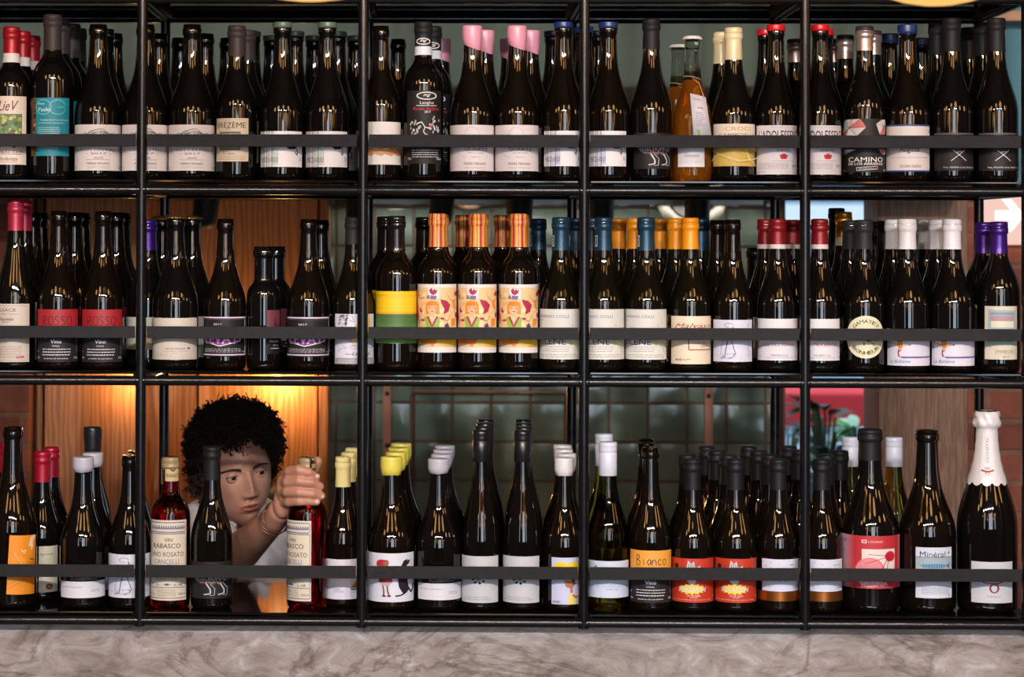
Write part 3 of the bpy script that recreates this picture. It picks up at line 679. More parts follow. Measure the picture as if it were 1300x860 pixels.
def a_damiano():
    A = Art((206, 204, 198)); A.rect(0, 0, 1, .34, (216, 212, 204)); A.text('DAMIANO CIOLLI', .36, .855, .62, .06, (80, 84, 104)); A.text('2017', .12, .775, .11, .03, (140, 120, 120))
    A.text('SILENE', .35, .355, .54, .13, (64, 70, 96)); A.para(.08, .14, .68, .27, 3, (130, 134, 146), 2); A.para(.06, .03, .90, .11, 2, (110, 112, 124), 5); A.poly([(.72, .66), (.74, .72), (.76, .66)], (180, 184, 110))
    g = (186, 194, 118); A.line([(.62, .40), (.72, .36), (.80, .28), (.86, .22), (.92, .10)], .02, g); A.line([(.80, .40), (.86, .34), (.94, .30)], .016, g); A.line([(.76, .90), (.84, .80), (.88, .68)], .006, (186, 190, 150)); A.ell(.72, .31, .05, .03, g); A.ell(.86, .26, .05, .025, (196, 202, 136)); return A
def a_cream():
    r_ = (150, 44, 44); A = Art((222, 206, 182)); A.text('Malvasia', .54, .80, .82, .10, r_, .4); A.line([(.42, .55), (.42, .30), (.98, .30)], .022, r_); A.text('CASE VECCHIE', .72, .445, .46, .05, (170, 90, 84)); A.text('2016', .76, .37, .22, .035, (170, 90, 84), .3)
    A.line([(.14, .08), (.18, .12), (.16, .07), (.22, .11), (.22, .07), (.27, .12), (.26, .07), (.31, .10), (.36, .08), (.40, .11), (.46, .09)], .012, (120, 90, 84)); return A
def a_doodle():
    A = Art((206, 206, 222)); c = (64, 62, 90); r = random.Random(3)
    A.line([(.42 + .09 * math.cos(t), .87 + .05 * math.sin(t)) for t in [i * .6 for i in range(9)]], .010, c); A.line([(.50, .84), (.54, .70), (.44, .62), (.40, .50), (.36, .30), (.34, .14)], .018, c); A.line([(.34, .70), (.30, .56), (.26, .34), (.24, .16)], .008, c)
    A.line([(.46, .60), (.50, .40), (.56, .20), (.52, .12)], .016, c)
    for i in range(22):
        x, y = r.uniform(.12, .56), r.uniform(.08, .18); A.line([(x, y), (x + r.uniform(-.12, .12), y + r.uniform(-.03, .04))], .007, c)
    for i in range(10):
        x, y = r.uniform(.3, .6), r.uniform(.3, .7); A.line([(x, y), (x + r.uniform(-.08, .08), y + r.uniform(-.1, .1))], .007, c)
    for i in range(9): A.line([(.84 + .03 * (i % 2), .12 + i * .09), (.90 - .03 * (i % 3), .18 + i * .09)], .010, c)
    return A
def a_trav():
    A = Art((214, 210, 216)); A.text('LA BASTIDE', .50, .545, .82, .10, (60, 56, 70)); A.text('LES TRAVERSES', .54, .375, .70, .075, (176, 70, 96)); A.text('MINERVOIS', .55, .12, .34, .045, (90, 84, 96)); A.line([(.26, .065), (.82, .065)], .008, (130, 124, 136)); A.text('12,5%', .10, .085, .12, .035, (110, 104, 116)); A.text('75cl', .93, .085, .08, .035, (110, 104, 116)); return A
def a_round():
    A = Art((216, 210, 176), 'round'); c = (40, 40, 50)
    for w, up in (('GAMAYET', 1), ('BONHEUR', -1)):
        n = len(w)
        for i, ch in enumerate(w):
            t = (i - (n - 1) / 2) * .27
            if up > 0: A.text(ch, .5 + .37 * math.sin(t), .5 + .37 * math.cos(t), .095, .085, c, rot=-t)
            else: A.text(ch, .5 + .37 * math.sin(t), .5 - .37 * math.cos(t), .095, .085, c, rot=t)
    A.line([(.44, .38), (.46, .34), (.45, .30)], .02, c); A.line([(.62, .38), (.66, .34), (.70, .30)], .02, c); A.line([(.48, .62), (.56, .56), (.62, .64)], .03, c); A.line([(.52, .5), (.5, .42), (.6, .4)], .03, c); return A
def a_flip():
    A = Art((212, 208, 222)); O = (214, 140, 50); c = (70, 40, 60)
    A.line([(.31, .98), (.25, .84), (.30, .74)], .03, c); A.line([(.36, .98), (.34, .86), (.30, .74)], .03, c); A.poly([(.24, .76), (.34, .76), (.35, .66), (.25, .66)], (70, 54, 110)); A.poly([(.24, .67), (.34, .67), (.35, .50), (.28, .44), (.25, .52)], O)
    A.line([(.26, .56), (.16, .60), (.10, .63)], .022, O); A.line([(.33, .54), (.42, .56), (.46, .57)], .022, O); A.ell(.09, .63, .02, .02, c, 8); A.ell(.47, .57, .02, .02, c, 8); A.line([(.27, .44), (.26, .34), (.28, .24)], .03, (150, 60, 70)); A.line([(.32, .44), (.28, .38)], .02, (150, 60, 70))
    A.poly([(.28, .25), (.98, .26), (.98, .215), (.34, .205)], (96, 90, 150)); A.text('La Bohème', .28, .12, .42, .09, (70, 130, 176), .4); A.text('Rosé Vin Rouge', .75, .76, .26, .045, (60, 56, 80)); A.line([(.04, .45), (.04, .80)], .012, (130, 120, 140)); return A
def a_mandri():
    A = Art((206, 196, 176)); A.poly([(.10, .60), (.12, .95), (.30, .93), (.92, .92), (.95, .60), (.80, .50), (.2, .50)], (150, 170, 176)); A.rect(.16, .72, .88, .82, (168, 136, 150)); A.rect(.20, .60, .86, .72, (208, 206, 182)); A.rect(.16, .84, .88, .88, (122, 138, 156))
    A.poly([(.1, .26), (.9, .28), (.92, .34), (.86, .40), (.1, .38)], (160, 194, 180)); A.text('I MANDORLI', .60, .15, .56, .06, (90, 76, 70)); A.line([(.3, .10), (.92, .10)], .006, (150, 140, 126)); A.text('2017', .62, .05, .2, .035, (90, 76, 70)); return A
PKR = foil((158, 36, 62)); PUR = foil((62, 28, 118), .3, .5); TEALC = foil((32, 64, 84), .34, .4); YEL = foil((232, 142, 16), .4, .1); REDC = foil((124, 17, 26)); DG = foil((40, 40, 44), .5, .05); WHC = foil((214, 210, 214), .45, .0); BKC = foil((14, 14, 16), .5, 0); GLD = foil((190, 130, 50), .3, .6); BKG = mat('glossy_black_capsule', (22, 20, 20), .12)
front(1, 'alsace', 19, 255, 25, 'flute', 'black', ('foil', PKR, 293, []), (-9, 36.5, 386, 460, a_alsace()), 'pinkish red capsule bottle with tall grey cream label, far left of middle shelf', '')
front(1, 'rosso', 73.5, 268, 27, 'burg', 'brown', None, (47.8, 98, 393, 460, a_wine((156, 28, 36), 'ROSSO')), 'bare-necked bottle with red over black label reading Rosso, left one', '')
back(1, 'rosso', 130, 0, 'bare-necked bottle with red over black label reading Rosso,', 'right one')
front(1, 'crownb', 222.5, 274.4, 29, 'burg', 'black', ('crown', mat('crown_cap_dark', (168, 134, 78), .28, .9), None, 0), (192.5, 249.5, 404, 457, a_greyl()), 'black bottle with dark crown cap and wide grey speckled label, middle shelf', '')
front(1, 'val', 285.5, 278, 27, 'burg', 'brown', None, (258, 311, 402, 453, a_val()), 'bottle with black, white and purple banded label, left of the squat bottle', '')
front(1, 'squat', 334.5, 313, 21.8, 'squat', 'black', None, (337, 355, 394, 450, a_squat()), 'short squat dark bottle with small dull maroon label, middle shelf', '')
back(1, 'val', 391, 0, 'bottle with black, white and purple banded label,', 'right of the squat bottle')
front(1, 'sketch', 448.5, 276.5, 27, 'burg', 'oliveb', ('foil', DG, 310.6, []), (425.5, 474, 399, 462.7, a_sketch()), 'bottle with grey sketched label splashed yellow, behind the second post', '')
front(1, 'yg', 502.8, 275, 25.9, 'bord', 'brown', ('foil', BKG, 318, []), (477, 528.5, 370, 436.6, a_yg()), 'dark bottle with plain yellow over green label, middle shelf', '')
STRP = ('foil', foil((228, 150, 60), .45, .05), 313.5, [('stripe', 0, foil((170, 34, 66), .45, .05), foil((240, 190, 84), .45, .05))])
front(1, 'paint', 555, 272, 25, 'bord', 'brown', STRP, (529, 579, 361, 448, a_paint()), 'striped capsule bottle with painted label of a woman, left one of three', '')
back(1, 'paint', 606, 0, 'striped capsule bottle with painted label of a woman,', 'middle one of three')
back(1, 'paint', 658, 0, 'striped capsule bottle with painted label of a woman,', 'right one of three')
EMB = Art((40, 60, 78)); EMB.rect(.0, .0, 1, 1, (206, 214, 220)); EMB.rect(.1, .1, .9, .9, (30, 44, 58)); EMB.line([(.35, .15), (.5, .45), (.7, .15)], .12, (206, 214, 220)); EMB.line([(.3, .6), (.7, .65)], .12, (206, 214, 220)); EMB.rect(.42, .40, .58, .85, (206, 214, 220))
front(1, 'damiano', 711.5, 276.5, 26.5, 'burg', 'oliveb', ('foil', TEALC, 318, []), [(685, 737, 392.7, 456.5, a_damiano()), (697, 704, 299, 313, EMB, 'neck_emblem')], 'blue green capsule bottle with pale label lettered in grey, beside the painted labels', '')
back(1, 'damiano', 766, 0, 'blue green capsule bottle with pale label,', 'just right of the middle upright post', turn=0)
back(1, 'damiano', 820, 0, 'blue green capsule bottle with pale label,', 'left of the yellow capsule', turn=0)
front(1, 'cream', 876, 277.4, 26, 'burg', 'oliveb', ('foil', YEL, 316.5, []), (852.4, 902, 401.6, 462.7, a_cream()), 'bright yellow capsule bottle with cream label written in red script', '')
front(1, 'doodle', 930, 279, 26, 'burg', 'brown', None, (906, 954, 406.4, 459.7, a_doodle()), 'bare-necked bottle with ink sketch label, right of the yellow capsule', '')
RW = ('foil', REDC, 316, [(0.0, .15, paper((206, 190, 190)))])
front(1, 'trav', 987, 278.6, 26, 'burg', 'black', RW, (962.4, 1011.5, 405, 458, a_trav()), 'red capsule bottle with white label of pink capitals, left of fourth post', '')
back(1, 'trav', 1040.5, 0, 'red capsule bottle with white label of pink capitals,', 'right of fourth post')
front(1, 'round', 1096.5, 280, 26.5, 'burg', 'black', ('foil', DG, 316.5, []), (1075.5, 1120.5, 401, 455.5, a_round()), 'dark grey capsule bottle with round cream label', '')
front(1, 'flip', 1151.5, 279, 28, 'burg', 'black', ('foil', WHC, 316.5, []), (1127.5, 1179.7, 418, 464.8, a_flip()), 'white capsule bottle with label of a figure in orange, left of the pair', '')
back(1, 'flip', 1208.5, 0, 'white capsule bottle with label of a figure in orange,', 'right of the pair')
front(1, 'mandri', 1268, 282.4, 27, 'round', 'black', ('foil', PUR, 322, []), (1251, 1290, 389, 456.8, a_mandri()), 'purple capsule bottle with cream watercolour label, rightmost on middle shelf', '')
front(1, 'pale', 186, 279, 28, 'burg', 'black', ('foil', PUR, 318, []), (156, 198, 405, 447, a_pale()), '', '', only_kind=True)
front(1, 'gold', 1070, 268, 26, 'burg', 'black', ('foil', GLD, 312, [(0.0, .25, paper((206, 196, 170)))]), None, '', '', only_kind=True)
front(1, 'tallblk', 1064, 262, 26, 'burg', 'black', ('foil', BKC, 318, []), None, '', '', only_kind=True)
front(1, 'blkcap', 1124, 280, 26, 'burg', 'black', ('foil', BKC, 318, []), None, '', '', only_kind=True)
B1 = [('alsace', 30, 1, 'red capsule bottle', 'directly behind the tall grey cream label'), ('rosso', 41, 2, 'bare-necked bottle', 'at the back, between red capsule and left Rosso label'), ('rosso', 51, 3, 'bare-necked bottle', 'last in line, left of the left Rosso label'),
 ('rosso', 94, 2, 'bare-necked bottle', 'behind and right of the left Rosso label'), ('rosso', 104, 3, 'bare-necked bottle', 'last in line behind the left Rosso label'), ('rosso', 147, 2, 'bare-necked bottle', 'behind and right of the right Rosso label'), ('rosso', 155, 3, 'bare-necked bottle', 'last in line behind the right Rosso label'),
 ('pale', 187, 1, 'purple capsule bottle with pale label', 'standing behind the leftmost post'), ('crownb', 205, 2, 'dark crown capped bottle', 'behind and left of the grey speckled label'), ('crownb', 243, 1, 'dark crown capped bottle', 'behind and right of the grey speckled label'),
 ('squat', 349, 1, 'short squat dark bottle', 'behind the squat bottle with maroon label'), ('val', 407, 2, 'bare-necked bottle', 'behind and right of the right purple banded label'), ('yg', 489, 1, 'glossy black capsule bottle', 'behind the yellow over green label'), ('yg', 538, 2, 'glossy black capsule bottle', 'behind, left of the first striped capsule'),
 ('paint', 558.5, 1, 'striped capsule bottle', 'directly behind the left painted label'), ('paint', 588, 2, 'striped capsule bottle', 'at the back between left and middle painted labels'), ('paint', 609, 1, 'striped capsule bottle', 'directly behind the middle painted label'), ('paint', 637.5, 2, 'striped capsule bottle', 'at the back between middle and right painted labels'), ('paint', 660.5, 1, 'striped capsule bottle', 'directly behind the right painted label'),
 ('damiano', 683, 3, 'blue green capsule bottle', 'at the back, right of the last striped capsule'), ('damiano', 731, 2, 'blue green capsule bottle', 'behind, left of the middle upright post'), ('damiano', 752, 1, 'blue green capsule bottle', 'behind the middle upright post on middle shelf'),
 ('cream', 785, 2, 'yellow capsule bottle', 'at the back, left one between the two blue green capsules'), ('cream', 806, 1, 'yellow capsule bottle', 'behind and left of the third blue green capsule'), ('cream', 837, 2, 'yellow capsule bottle', 'at the back, right of the third blue green capsule'), ('cream', 858, 1, 'yellow capsule bottle', 'directly behind the front yellow capsule'),
 ('damiano', 890, 2, 'dark blue capsule bottle', 'at the back, right of the front yellow capsule'), ('doodle', 911, 1, 'bare-necked bottle', 'behind and left of the ink sketch label'), ('squat', 960, 3, 'short dark bottle', 'at the back, left of the red capsules'), ('trav', 972, 1, 'red capsule bottle', 'behind and left of the red capsule left of fourth post'),
 ('trav', 1006, 2, 'red capsule bottle', 'at the back, just left of the fourth post'), ('trav', 1013, 3, 'red capsule bottle', 'last in line, just left of the fourth post'), ('gold', 1071, 2, 'gold capsule bottle', 'at the back, left of the round label'), ('tallblk', 1062, 3, 'tall black capsule bottle', 'at the back beside the gold capsule'),
 ('round', 1080, 1, 'dark grey capsule bottle', 'behind and left of the round label'), ('blkcap', 1123.5, 2, 'black capsule bottle', 'at the back, left of the white capsules'), ('flip', 1135, 1, 'white capsule bottle', 'behind and left of the first white capsule'), ('flip', 1165, 3, 'white capsule bottle', 'at the back, right of the first white capsule'),
 ('flip', 1177, 2, 'white capsule bottle', 'in third rank, left of the second white capsule'), ('flip', 1191, 1, 'white capsule bottle', 'behind and left of the second white capsule'), ('mandri', 1249, 1, 'purple capsule bottle', 'behind and left of the rightmost purple capsule'), ('round', 1112, 3, 'dark capsule bottle', 'last in line, right of the round label')]
for kd, px, k, d, w in B1: back(1, kd, px, k, d, w)
# ---------------------------------------------------------------- bottom shelf
def a_orange():
    A = Art((222, 136, 28)); W = (232, 206, 170); A.poly([(.62, .78), (.70, .97), (.86, 1), (.98, .99), (.86, .92), (.84, .80), (.76, .72), (.74, .80), (.66, .82)], W); A.line([(.38, .76), (.44, .72), (.50, .75), (.56, .73)], .02, W); A.ell(.5, .70, .03, .012, W, 8)
    A.line([(.18, .70), (.34, .58), (.48, .50)], .008, W); A.line([(.34, .66), (.50, .56)], .006, W); A.line([(0, .08), (.44, .22), (.98, .36)], .01, (176, 96, 20)); A.line([(0, .16), (.5, .28), (.98, .42)], .008, (176, 96, 20)); A.para(.60, .50, .94, .56, 2, (120, 70, 20), 2); A.line([(.70, .60), (.92, .58)], .03, (130, 80, 30)); return A
def a_agricole():
    A = Art((190, 186, 166)); A.text('Agricola', .35, .82, .72, .06, (110, 60, 56), .4); A.ell(.52, .12, .18, .065, (116, 48, 40), 18); A.text('AG', .52, .12, .18, .05, (190, 150, 130)); return A
def a_band():
    A = Art((206, 206, 216)); A.text('INDICAZIONE GEOGRAFICA', .26, .66, .44, .06, (70, 70, 90)); A.line([(.5, .68), (.96, .72)], .006, (150, 150, 164)); A.para(.62, .34, .82, .54, 2, (60, 60, 90), 2); return A
def a_sep():
    A = Art((24, 23, 25)); A.text('SCOIBARSO', .5, .5, .7, .8, (120, 120, 124)); return A
def a_rosato():
    A = Art((204, 194, 174)); b = (84, 88, 134); g = (66, 62, 68)
    A.line([(.06, .97), (.94, .97), (.97, .94), (.97, .88), (.94, .85), (.06, .85), (.03, .88), (.03, .94), (.06, .97)], .012, b); r = random.Random(5)
    for i in range(16):
        x = .10 + i * .053; A.line([(x, .885), (x + .03, .93), (x + .045, .89), (x + .02, .90)], .014, b)
    A.line([(.03, .83), (.97, .83), (.97, .03), (.03, .03), (.03, .83)], .010, b)
    A.text('VIN', .55, .755, .18, .045, g); A.text('RABASCO', .50, .68, .66, .06, g); A.text('VINO ROSATO', .50, .575, .82, .06, (90, 84, 104)); A.text('CANCELLI', .50, .485, .58, .06, (110, 110, 150))
    A.para(.08, .36, .92, .43, 2, g, 3); A.text('PRODOTTO ITALIANO', .5, .265, .5, .02, g); A.text('D', .30, .20, .06, .03, b); A.poly([(.44, .20), (.52, .185), (.60, .20), (.52, .215)], b); A.text('L.18', .78, .195, .18, .03, g)
    A.line([(.03, .16), (.97, .16)], .008, b); A.para(.28, .05, .72, .14, 4, g, 7); A.text('75 cl', .14, .08, .14, .03, g); A.text('12.5% vol', .86, .08, .18, .03, g); return A
def a_ship():
    A = Art((208, 204, 218)); A.text('Produit', .40, .25, .18, .035, (70, 66, 84)); A.text('du Portugal', .44, .19, .26, .035, (70, 66, 84)); A.poly([(.72, .27), (.96, .52), (.98, .27)], (196, 140, 60)); A.poly([(.80, .30), (.97, .46), (.97, .30)], (70, 110, 150)); A.poly([(.72, .26), (1, .26), (.94, .22), (.78, .22)], (40, 96, 110)); A.poly([(.84, .30), (.92, .40), (.92, .30)], (170, 60, 50)); A.text('Marinha', .86, .17, .22, .03, (60, 56, 76)); return A
def a_pair():
    A = Art((206, 208, 222)); R3 = (168, 34, 48); K = (52, 40, 48)
    A.poly([(.28, .76), (.30, .84), (.36, .87), (.48, .86), (.50, .80), (.48, .74), (.30, .74)], R3); A.ell(.45, .79, .045, .05, (150, 90, 70), 12); A.poly([(.30, .74), (.52, .74), (.50, .64), (.33, .64)], R3)
    A.poly([(.37, .66), (.52, .66), (.56, .40), (.32, .40)], R3); A.poly([(.34, .40), (.54, .40), (.50, .33), (.38, .34)], (176, 164, 166))
    A.line([(.40, .34), (.42, .20), (.41, .14)], .028, (120, 76, 70)); A.line([(.47, .34), (.48, .22), (.50, .14)], .028, (120, 76, 70)); A.ell(.42, .125, .035, .02, (90, 24, 34)); A.ell(.50, .125, .035, .02, (90, 24, 34))
    A.poly([(.70, .74), (.74, .84), (.82, .88), (.80, .84), (.88, .86), (.85, .78), (.80, .74), (.84, .60), (.82, .40), (.86, .26), (.80, .18), (.74, .15), (.66, .30), (.64, .46), (.70, .60)], K)
    A.line([(.84, .28), (.90, .18), (.95, .26), (.95, .36)], .035, K); A.line([(.76, .17), (.68, .13), (.60, .125)], .03, K); A.line([(.66, .52), (.58, .56), (.54, .62)], .03, K); A.para(.06, .28, .24, .36, 2, (140, 140, 156), 2); A.text('LUPO', .10, .76, .12, .04, (150, 150, 166)); return A
def a_flower():
    A = Art((186, 188, 194)); c = (44, 44, 58)
    for i in range(8):
        a = i * PI / 4 + .2; x, y = .5 + .13 * math.cos(a), .52 + .10 * math.sin(a); A.ell(x, y, .034, .026, c, 9); A.line([(.5 + .05 * math.cos(a), .52 + .04 * math.sin(a)), (x, y)], .016, c)
    A.ell(.5, .52, .04, .03, c, 10); A.text('VIGNA E MARE BIANCO', .46, .115, .56, .022, (96, 96, 108)); A.text('FATTO IN ITALIA VOLCANO', .46, .07, .68, .02, (96, 96, 108)); return A
def a_heart():
    Y = (228, 196, 20); S = (176, 104, 74); A = Art((190, 194, 224)); A.poly([(.5 + .42 * (16 * math.sin(t) ** 3) / 17, .80 + .15 * (13 * math.cos(t) - 5 * math.cos(2 * t) - 2 * math.cos(3 * t) - math.cos(4 * t)) / 17) for t in [i * PI / 18 for i in range(36)]], Y)
    A.rect(.10, .60, .92, .76, (200, 180, 60)); A.poly([(.40, .52), (.74, .52), (.72, .38), (.66, .33), (.60, .34), (.46, .38)], S); A.poly([(.60, .56), (.76, .54), (.76, .42), (.70, .40), (.66, .50)], (60, 40, 40)); A.rect(.60, .24, .68, .36, S); A.ell(.55, .46, .015, .01, (40, 26, 26), 6)
    A.poly([(.50, .0), (.60, .25), (.70, .25), (.84, .0)], (220, 206, 150))
    for i in range(8): A.rect(.52 + i * .008, .01 + i * .03, .82 - i * .013, .022 + i * .03, Y)
    A.line([(.68, .20), (.80, .15), (.92, .18), (.94, .30), (.88, .46)], .055, S); A.text('LINO BLANCO', .17, .055, .26, .055, (40, 40, 60)); return A
def a_muscadet():
    A = Art((196, 206, 226)); A.text('MUSCADET SÈVRE ET MAINE', .52, .38, .76, .035, (80, 90, 120)); A.line([(.12, .31), (.90, .31)], .008, (130, 138, 160)); A.text('SUR LIE', .52, .235, .24, .035, (80, 90, 120)); A.poly([(.14, .82), (.20, .90), (.22, .82)], (100, 120, 150)); return A
def a_boom():
    A = Art((184, 52, 28)); W = (226, 220, 224); pts = []
    for i in range(28): a = i * 2 * PI / 28; q = 1 if i % 2 else .72; pts.append((.47 + .27 * q * math.cos(a), .30 + .13 * q * math.sin(a)))
    A.poly(pts, (232, 200, 60)); A.text('INVASION', .48, .30, .50, .12, (196, 206, 226), .2); A.poly([(.34, .58), (.40, .96), (.46, .88), (.50, .94), (.54, .80), (.62, .84), (.58, .62), (.52, .42), (.46, .40), (.40, .46)], (196, 192, 200))
    for i in range(5): A.line([(.40 + i * .04, .60), (.42 + i * .035, .88)], .012, (70, 66, 76))
    A.ell(.17, .82, .05, .06, (40, 34, 40), 10); A.line([(.26, .80), (.32, .84)], .03, (120, 60, 40)); A.text('Vin de Table', .50, .155, .24, .035, W); A.text('ROUGE', .50, .115, .12, .02, W); A.text('Mis en bouteille par les amis du village', .47, .06, .78, .024, W); A.text('75cl', .94, .13, .08, .03, W); A.text('III', .95, .86, .06, .14, (150, 110, 170)); return A
def a_copper():
    A = Art((206, 210, 228)); A.text('MUSCADET', .80, .72 + .1, .24, .05, (50, 50, 70)); A.text('Sèvre & Maine', .84, .73, .20, .03, (90, 90, 110)); A.text('2018', .90, .67, .08, .025, (90, 90, 110)); r = random.Random(2)
    for i in range(16):
        x, y = r.uniform(.1, .6), r.uniform(.15, .48); A.line([(x, y), (x + r.uniform(-.04, .04), y + r.uniform(-.05, .05))], .010, (60, 60, 80))
    for x, y in ((.42, .84), (.12, .78), (.52, .66), (.25, .9)): A.ell(x, y, .012, .012, (70, 70, 96), 6)
    A.text('domaine', .86, .12, .2, .04, (90, 90, 110)); return A
def a_sput():
    C = (178, 42, 52); P = (206, 168, 176); A = Art(C); 
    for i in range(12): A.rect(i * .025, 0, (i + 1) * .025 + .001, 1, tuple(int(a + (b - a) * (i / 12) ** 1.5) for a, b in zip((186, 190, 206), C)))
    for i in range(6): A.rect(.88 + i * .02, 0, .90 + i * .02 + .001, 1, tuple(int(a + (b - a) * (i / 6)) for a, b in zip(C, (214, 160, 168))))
    A.rect(.40, .28, .84, .75, (216, 206, 204)); A.ell(.50, .30, .19, .29, (208, 108, 118), 26); A.ell(.49, .31, .175, .27, (212, 130, 138), 26); A.ell(.76, .61, .075, .10, (186, 20, 36), 16)
    for e in ((.48, .65), (.44, .47), (.60, .24), (.70, .20)): A.line([(.74, .62), e], .010, (150, 20, 36))
    A.rect(.40, .86, .46, .925, (226, 206, 206)); A.rect(.415, .875, .445, .91, C); A.text("L'ACINO", .57, .89, .18, .045, (222, 180, 184)); A.text('SPUTNIK', .56, .09, .34, .07, (220, 214, 216)); A.line([(.40, .155), (.84, .155), (.84, .035), (.40, .035), (.40, .155)], .005, (226, 150, 156))
    A.text('CUVÉE 1', .13, .90, .16, .06, (120, 40, 60)); A.text('10', .12, .70, .04, .04, (150, 60, 76)); return A
def a_mineral():
    A = Art((196, 204, 220)); A.rect(0, .42, 1, .81, (150, 168, 178)); A.rect(0, .36, 1, .62, (170, 176, 172)); A.text('Minéral', .44, .865, .66, .11, (44, 44, 56)); A.line([(0, .805), (1, .81)], .012, (110, 70, 84)); A.ell(.88, .89, .03, .03, (80, 130, 170), 8)
    A.ell(.48, .635, .37, .045, (90, 150, 186), 20)
    for i in range(9): A.rect(.20 + i * .065, .60, .215 + i * .065, .67, (44, 76, 110))
    A.poly([(.80, .635), (.92, .70), (.89, .635), (.92, .57)], (44, 90, 130)); A.rect(0, .36, 1, .44, (130, 120, 150)); A.rect(0, .0, 1, .26, (200, 206, 220)); A.para(.14, .07, .90, .24, 6, (90, 96, 116), 3); A.text('a', .90, .05, .04, .05, (40, 40, 60)); return A
def a_wo():
    A = Art((190, 192, 200)); c = (130, 24, 50); A.line([(.12, .58), (.34, .48), (.62, .48), (.86, .58)], .03, c); A.ell(.52, .36, .115, .12, c, 22); A.ell(.52, .36, .07, .09, (190, 192, 200), 22); A.text('MMXIV', .52, .155, .30, .05, (120, 120, 130)); A.text('W', .52, .60, .28, .18, c); return A
def a_odin():
    A = Art((214, 212, 216)); A.text('ODINSTAL', .5, .62, .60, .26, (126, 124, 134), rot=PI / 2); c = (150, 30, 56); A.text('W', .5, .20, .42, .065, c); A.text('O', .5, .085, .3, .065, c); A.line([(.08, .16), (.4, .13), (.6, .13), (.92, .16)], .04, c); return A
def stopper(R, H, zs, Y, cx):
    """paper strip that runs up the neck, over the glass stopper and down again"""
    bm = bmesh.new(); rn = SHAPES['bord'][-1][1] * R; w = .006; rr = rn * 1.17
    pts = [(rr * .97, H - .052), (rr * .99, H - .030), (rr, H - .020), (rr, H - .004), (rr * .9, H + .0012), (0, H + .0022), (-rr * .9, H + .0012), (-rr, H - .004), (-rr, H - .020), (-rr * .98, H - .05)]
    a = [bm.verts.new((x, -w - .003, z)) for x, z in pts]; b = [bm.verts.new((x, w - .003, z)) for x, z in pts]
    for i in range(len(pts) - 1): bm.faces.new((a[i], b[i], b[i + 1], a[i + 1]))
    bmesh.ops.solidify(bm, geom=bm.faces[:], thickness=.0004)
    return [('seal_strip', bm, [paper((206, 198, 176))])]
NECK = Art((186, 164, 118)); NECK.text('RABASCO', .48, .26, .8, .18, (60, 48, 40)); NECK.ell(.45, .56, .16, .12, (70, 60, 54), 12); NECK.ell(.45, .58, .08, .06, (186, 164, 118), 8)
for i in range(3): NECK.line([(.1, .82 + i * .05), (.9, .82 + i * .05)], .01, (140, 118, 84))
CRIM = foil((150, 14, 42)); LILW = wax((176, 174, 188)); YELW = wax((212, 200, 82)); WHW = wax((214, 212, 216)); MBK = foil((22, 23, 27), .5, 0); CRC = foil((212, 198, 134), .5, 0); BSC = foil((26, 26, 30), .28, .1); WSC = foil((206, 208, 224), .4, 0); KBK = wax((28, 28, 32)); WFO = foil((222, 218, 222), .35, .15)
front(2, 'orange', 15.5, 542, 31, 'burg', 'brown', None, (10, 44, 681, 756, a_orange(), 'label', -.05), 'large bare-necked bottle with bright orange label, far left of bottom shelf', '', Y=.065)
front(2, 'crim', 53, 573.7, 25.5, 'burg', 'black', ('foil', CRIM, 611.7, []), (49, 73, 694, 752.6, a_agricole()), 'crimson capsule bottle with narrow grey green label with red brown dot', '', Y=.148)
front(2, 'lilac', 105, 581.6, 28.9, 'burg', 'black', ('wax', LILW, 599, .001), [(78, 133, 739, 760, a_band()), (84, 128, 731, 738, a_sep(), 'upper_label')], 'pale grey wax topped bottle with low white band label, bottom shelf left', '')
front(2, 'doodle3', 164.5, 578, 26.4, 'burg', 'black', None, (138, 190, 704.5, 759.7, a_doodle()), 'bare-necked bottle with ink sketch label, beside leftmost post on bottom shelf', '')
front(2, 'rosato', 216.2, 581, 25.1, 'bord', 'rosato', ('foil', mat('glass_stopper', (150, 130, 96), .3), 583.5, []), [(191.5, 236, 661, 763, a_rosato()), (210, 227, 585, 613, NECK, 'neck_label')], 'rosé wine bottle with tall cream label, standing beside the black bottle', '', extra=stopper)
front(2, 'bear3', 268.5, 567.5, 26.4, 'burg', 'black', ('foil', MBK, 609, []), (243, 294, 714, 760.6, a_bear((170, 176, 190))), 'matt black capsule bottle with dark animal label, in front of the woman', '')
back(2, 'rosato', 389.5, 0, 'rosé wine bottle with tall cream label,', 'held by the woman', turn=-.70)
front(2, 'ship', 435, 580.7, 23.2, 'burg', 'brown', ('foil', CRC, 617.9, []), (413, 455, 710.7, 761.5, a_ship()), 'pale yellow capsule bottle with white label, left of the second post', '', Y=.0885)
front(2, 'pair', 496.5, 581, 30, 'burg', 'brown', ('wax', YELW, 603, .0012), (466, 525, 703, 765, a_pair()), 'yellow wax topped bottle whose label shows a red girl and dark animal', '')
back(2, 'lilac', 556.5, 0, 'pale grey wax topped bottle with low white band label,', 'right of the girl label')
front(2, 'flute', 610.5, 547, 25, 'flute', 'black', ('screw', BSC, 586, None), (586.5, 632, 706.7, 766, a_flower()), 'tall black screw capped bottle with grey flower label, left of the two', '')
back(2, 'flute', 663, 0, 'tall black screw capped bottle with grey flower label,', 'right of the two')
front(2, 'heart', 716, 582.5, 26.5, 'burg', 'brown', ('wax', WHW, 603.7, .0012), (700.5, 737, 708.5, 768, a_heart()), 'white wax topped bottle with yellow heart label, left of middle post', '')
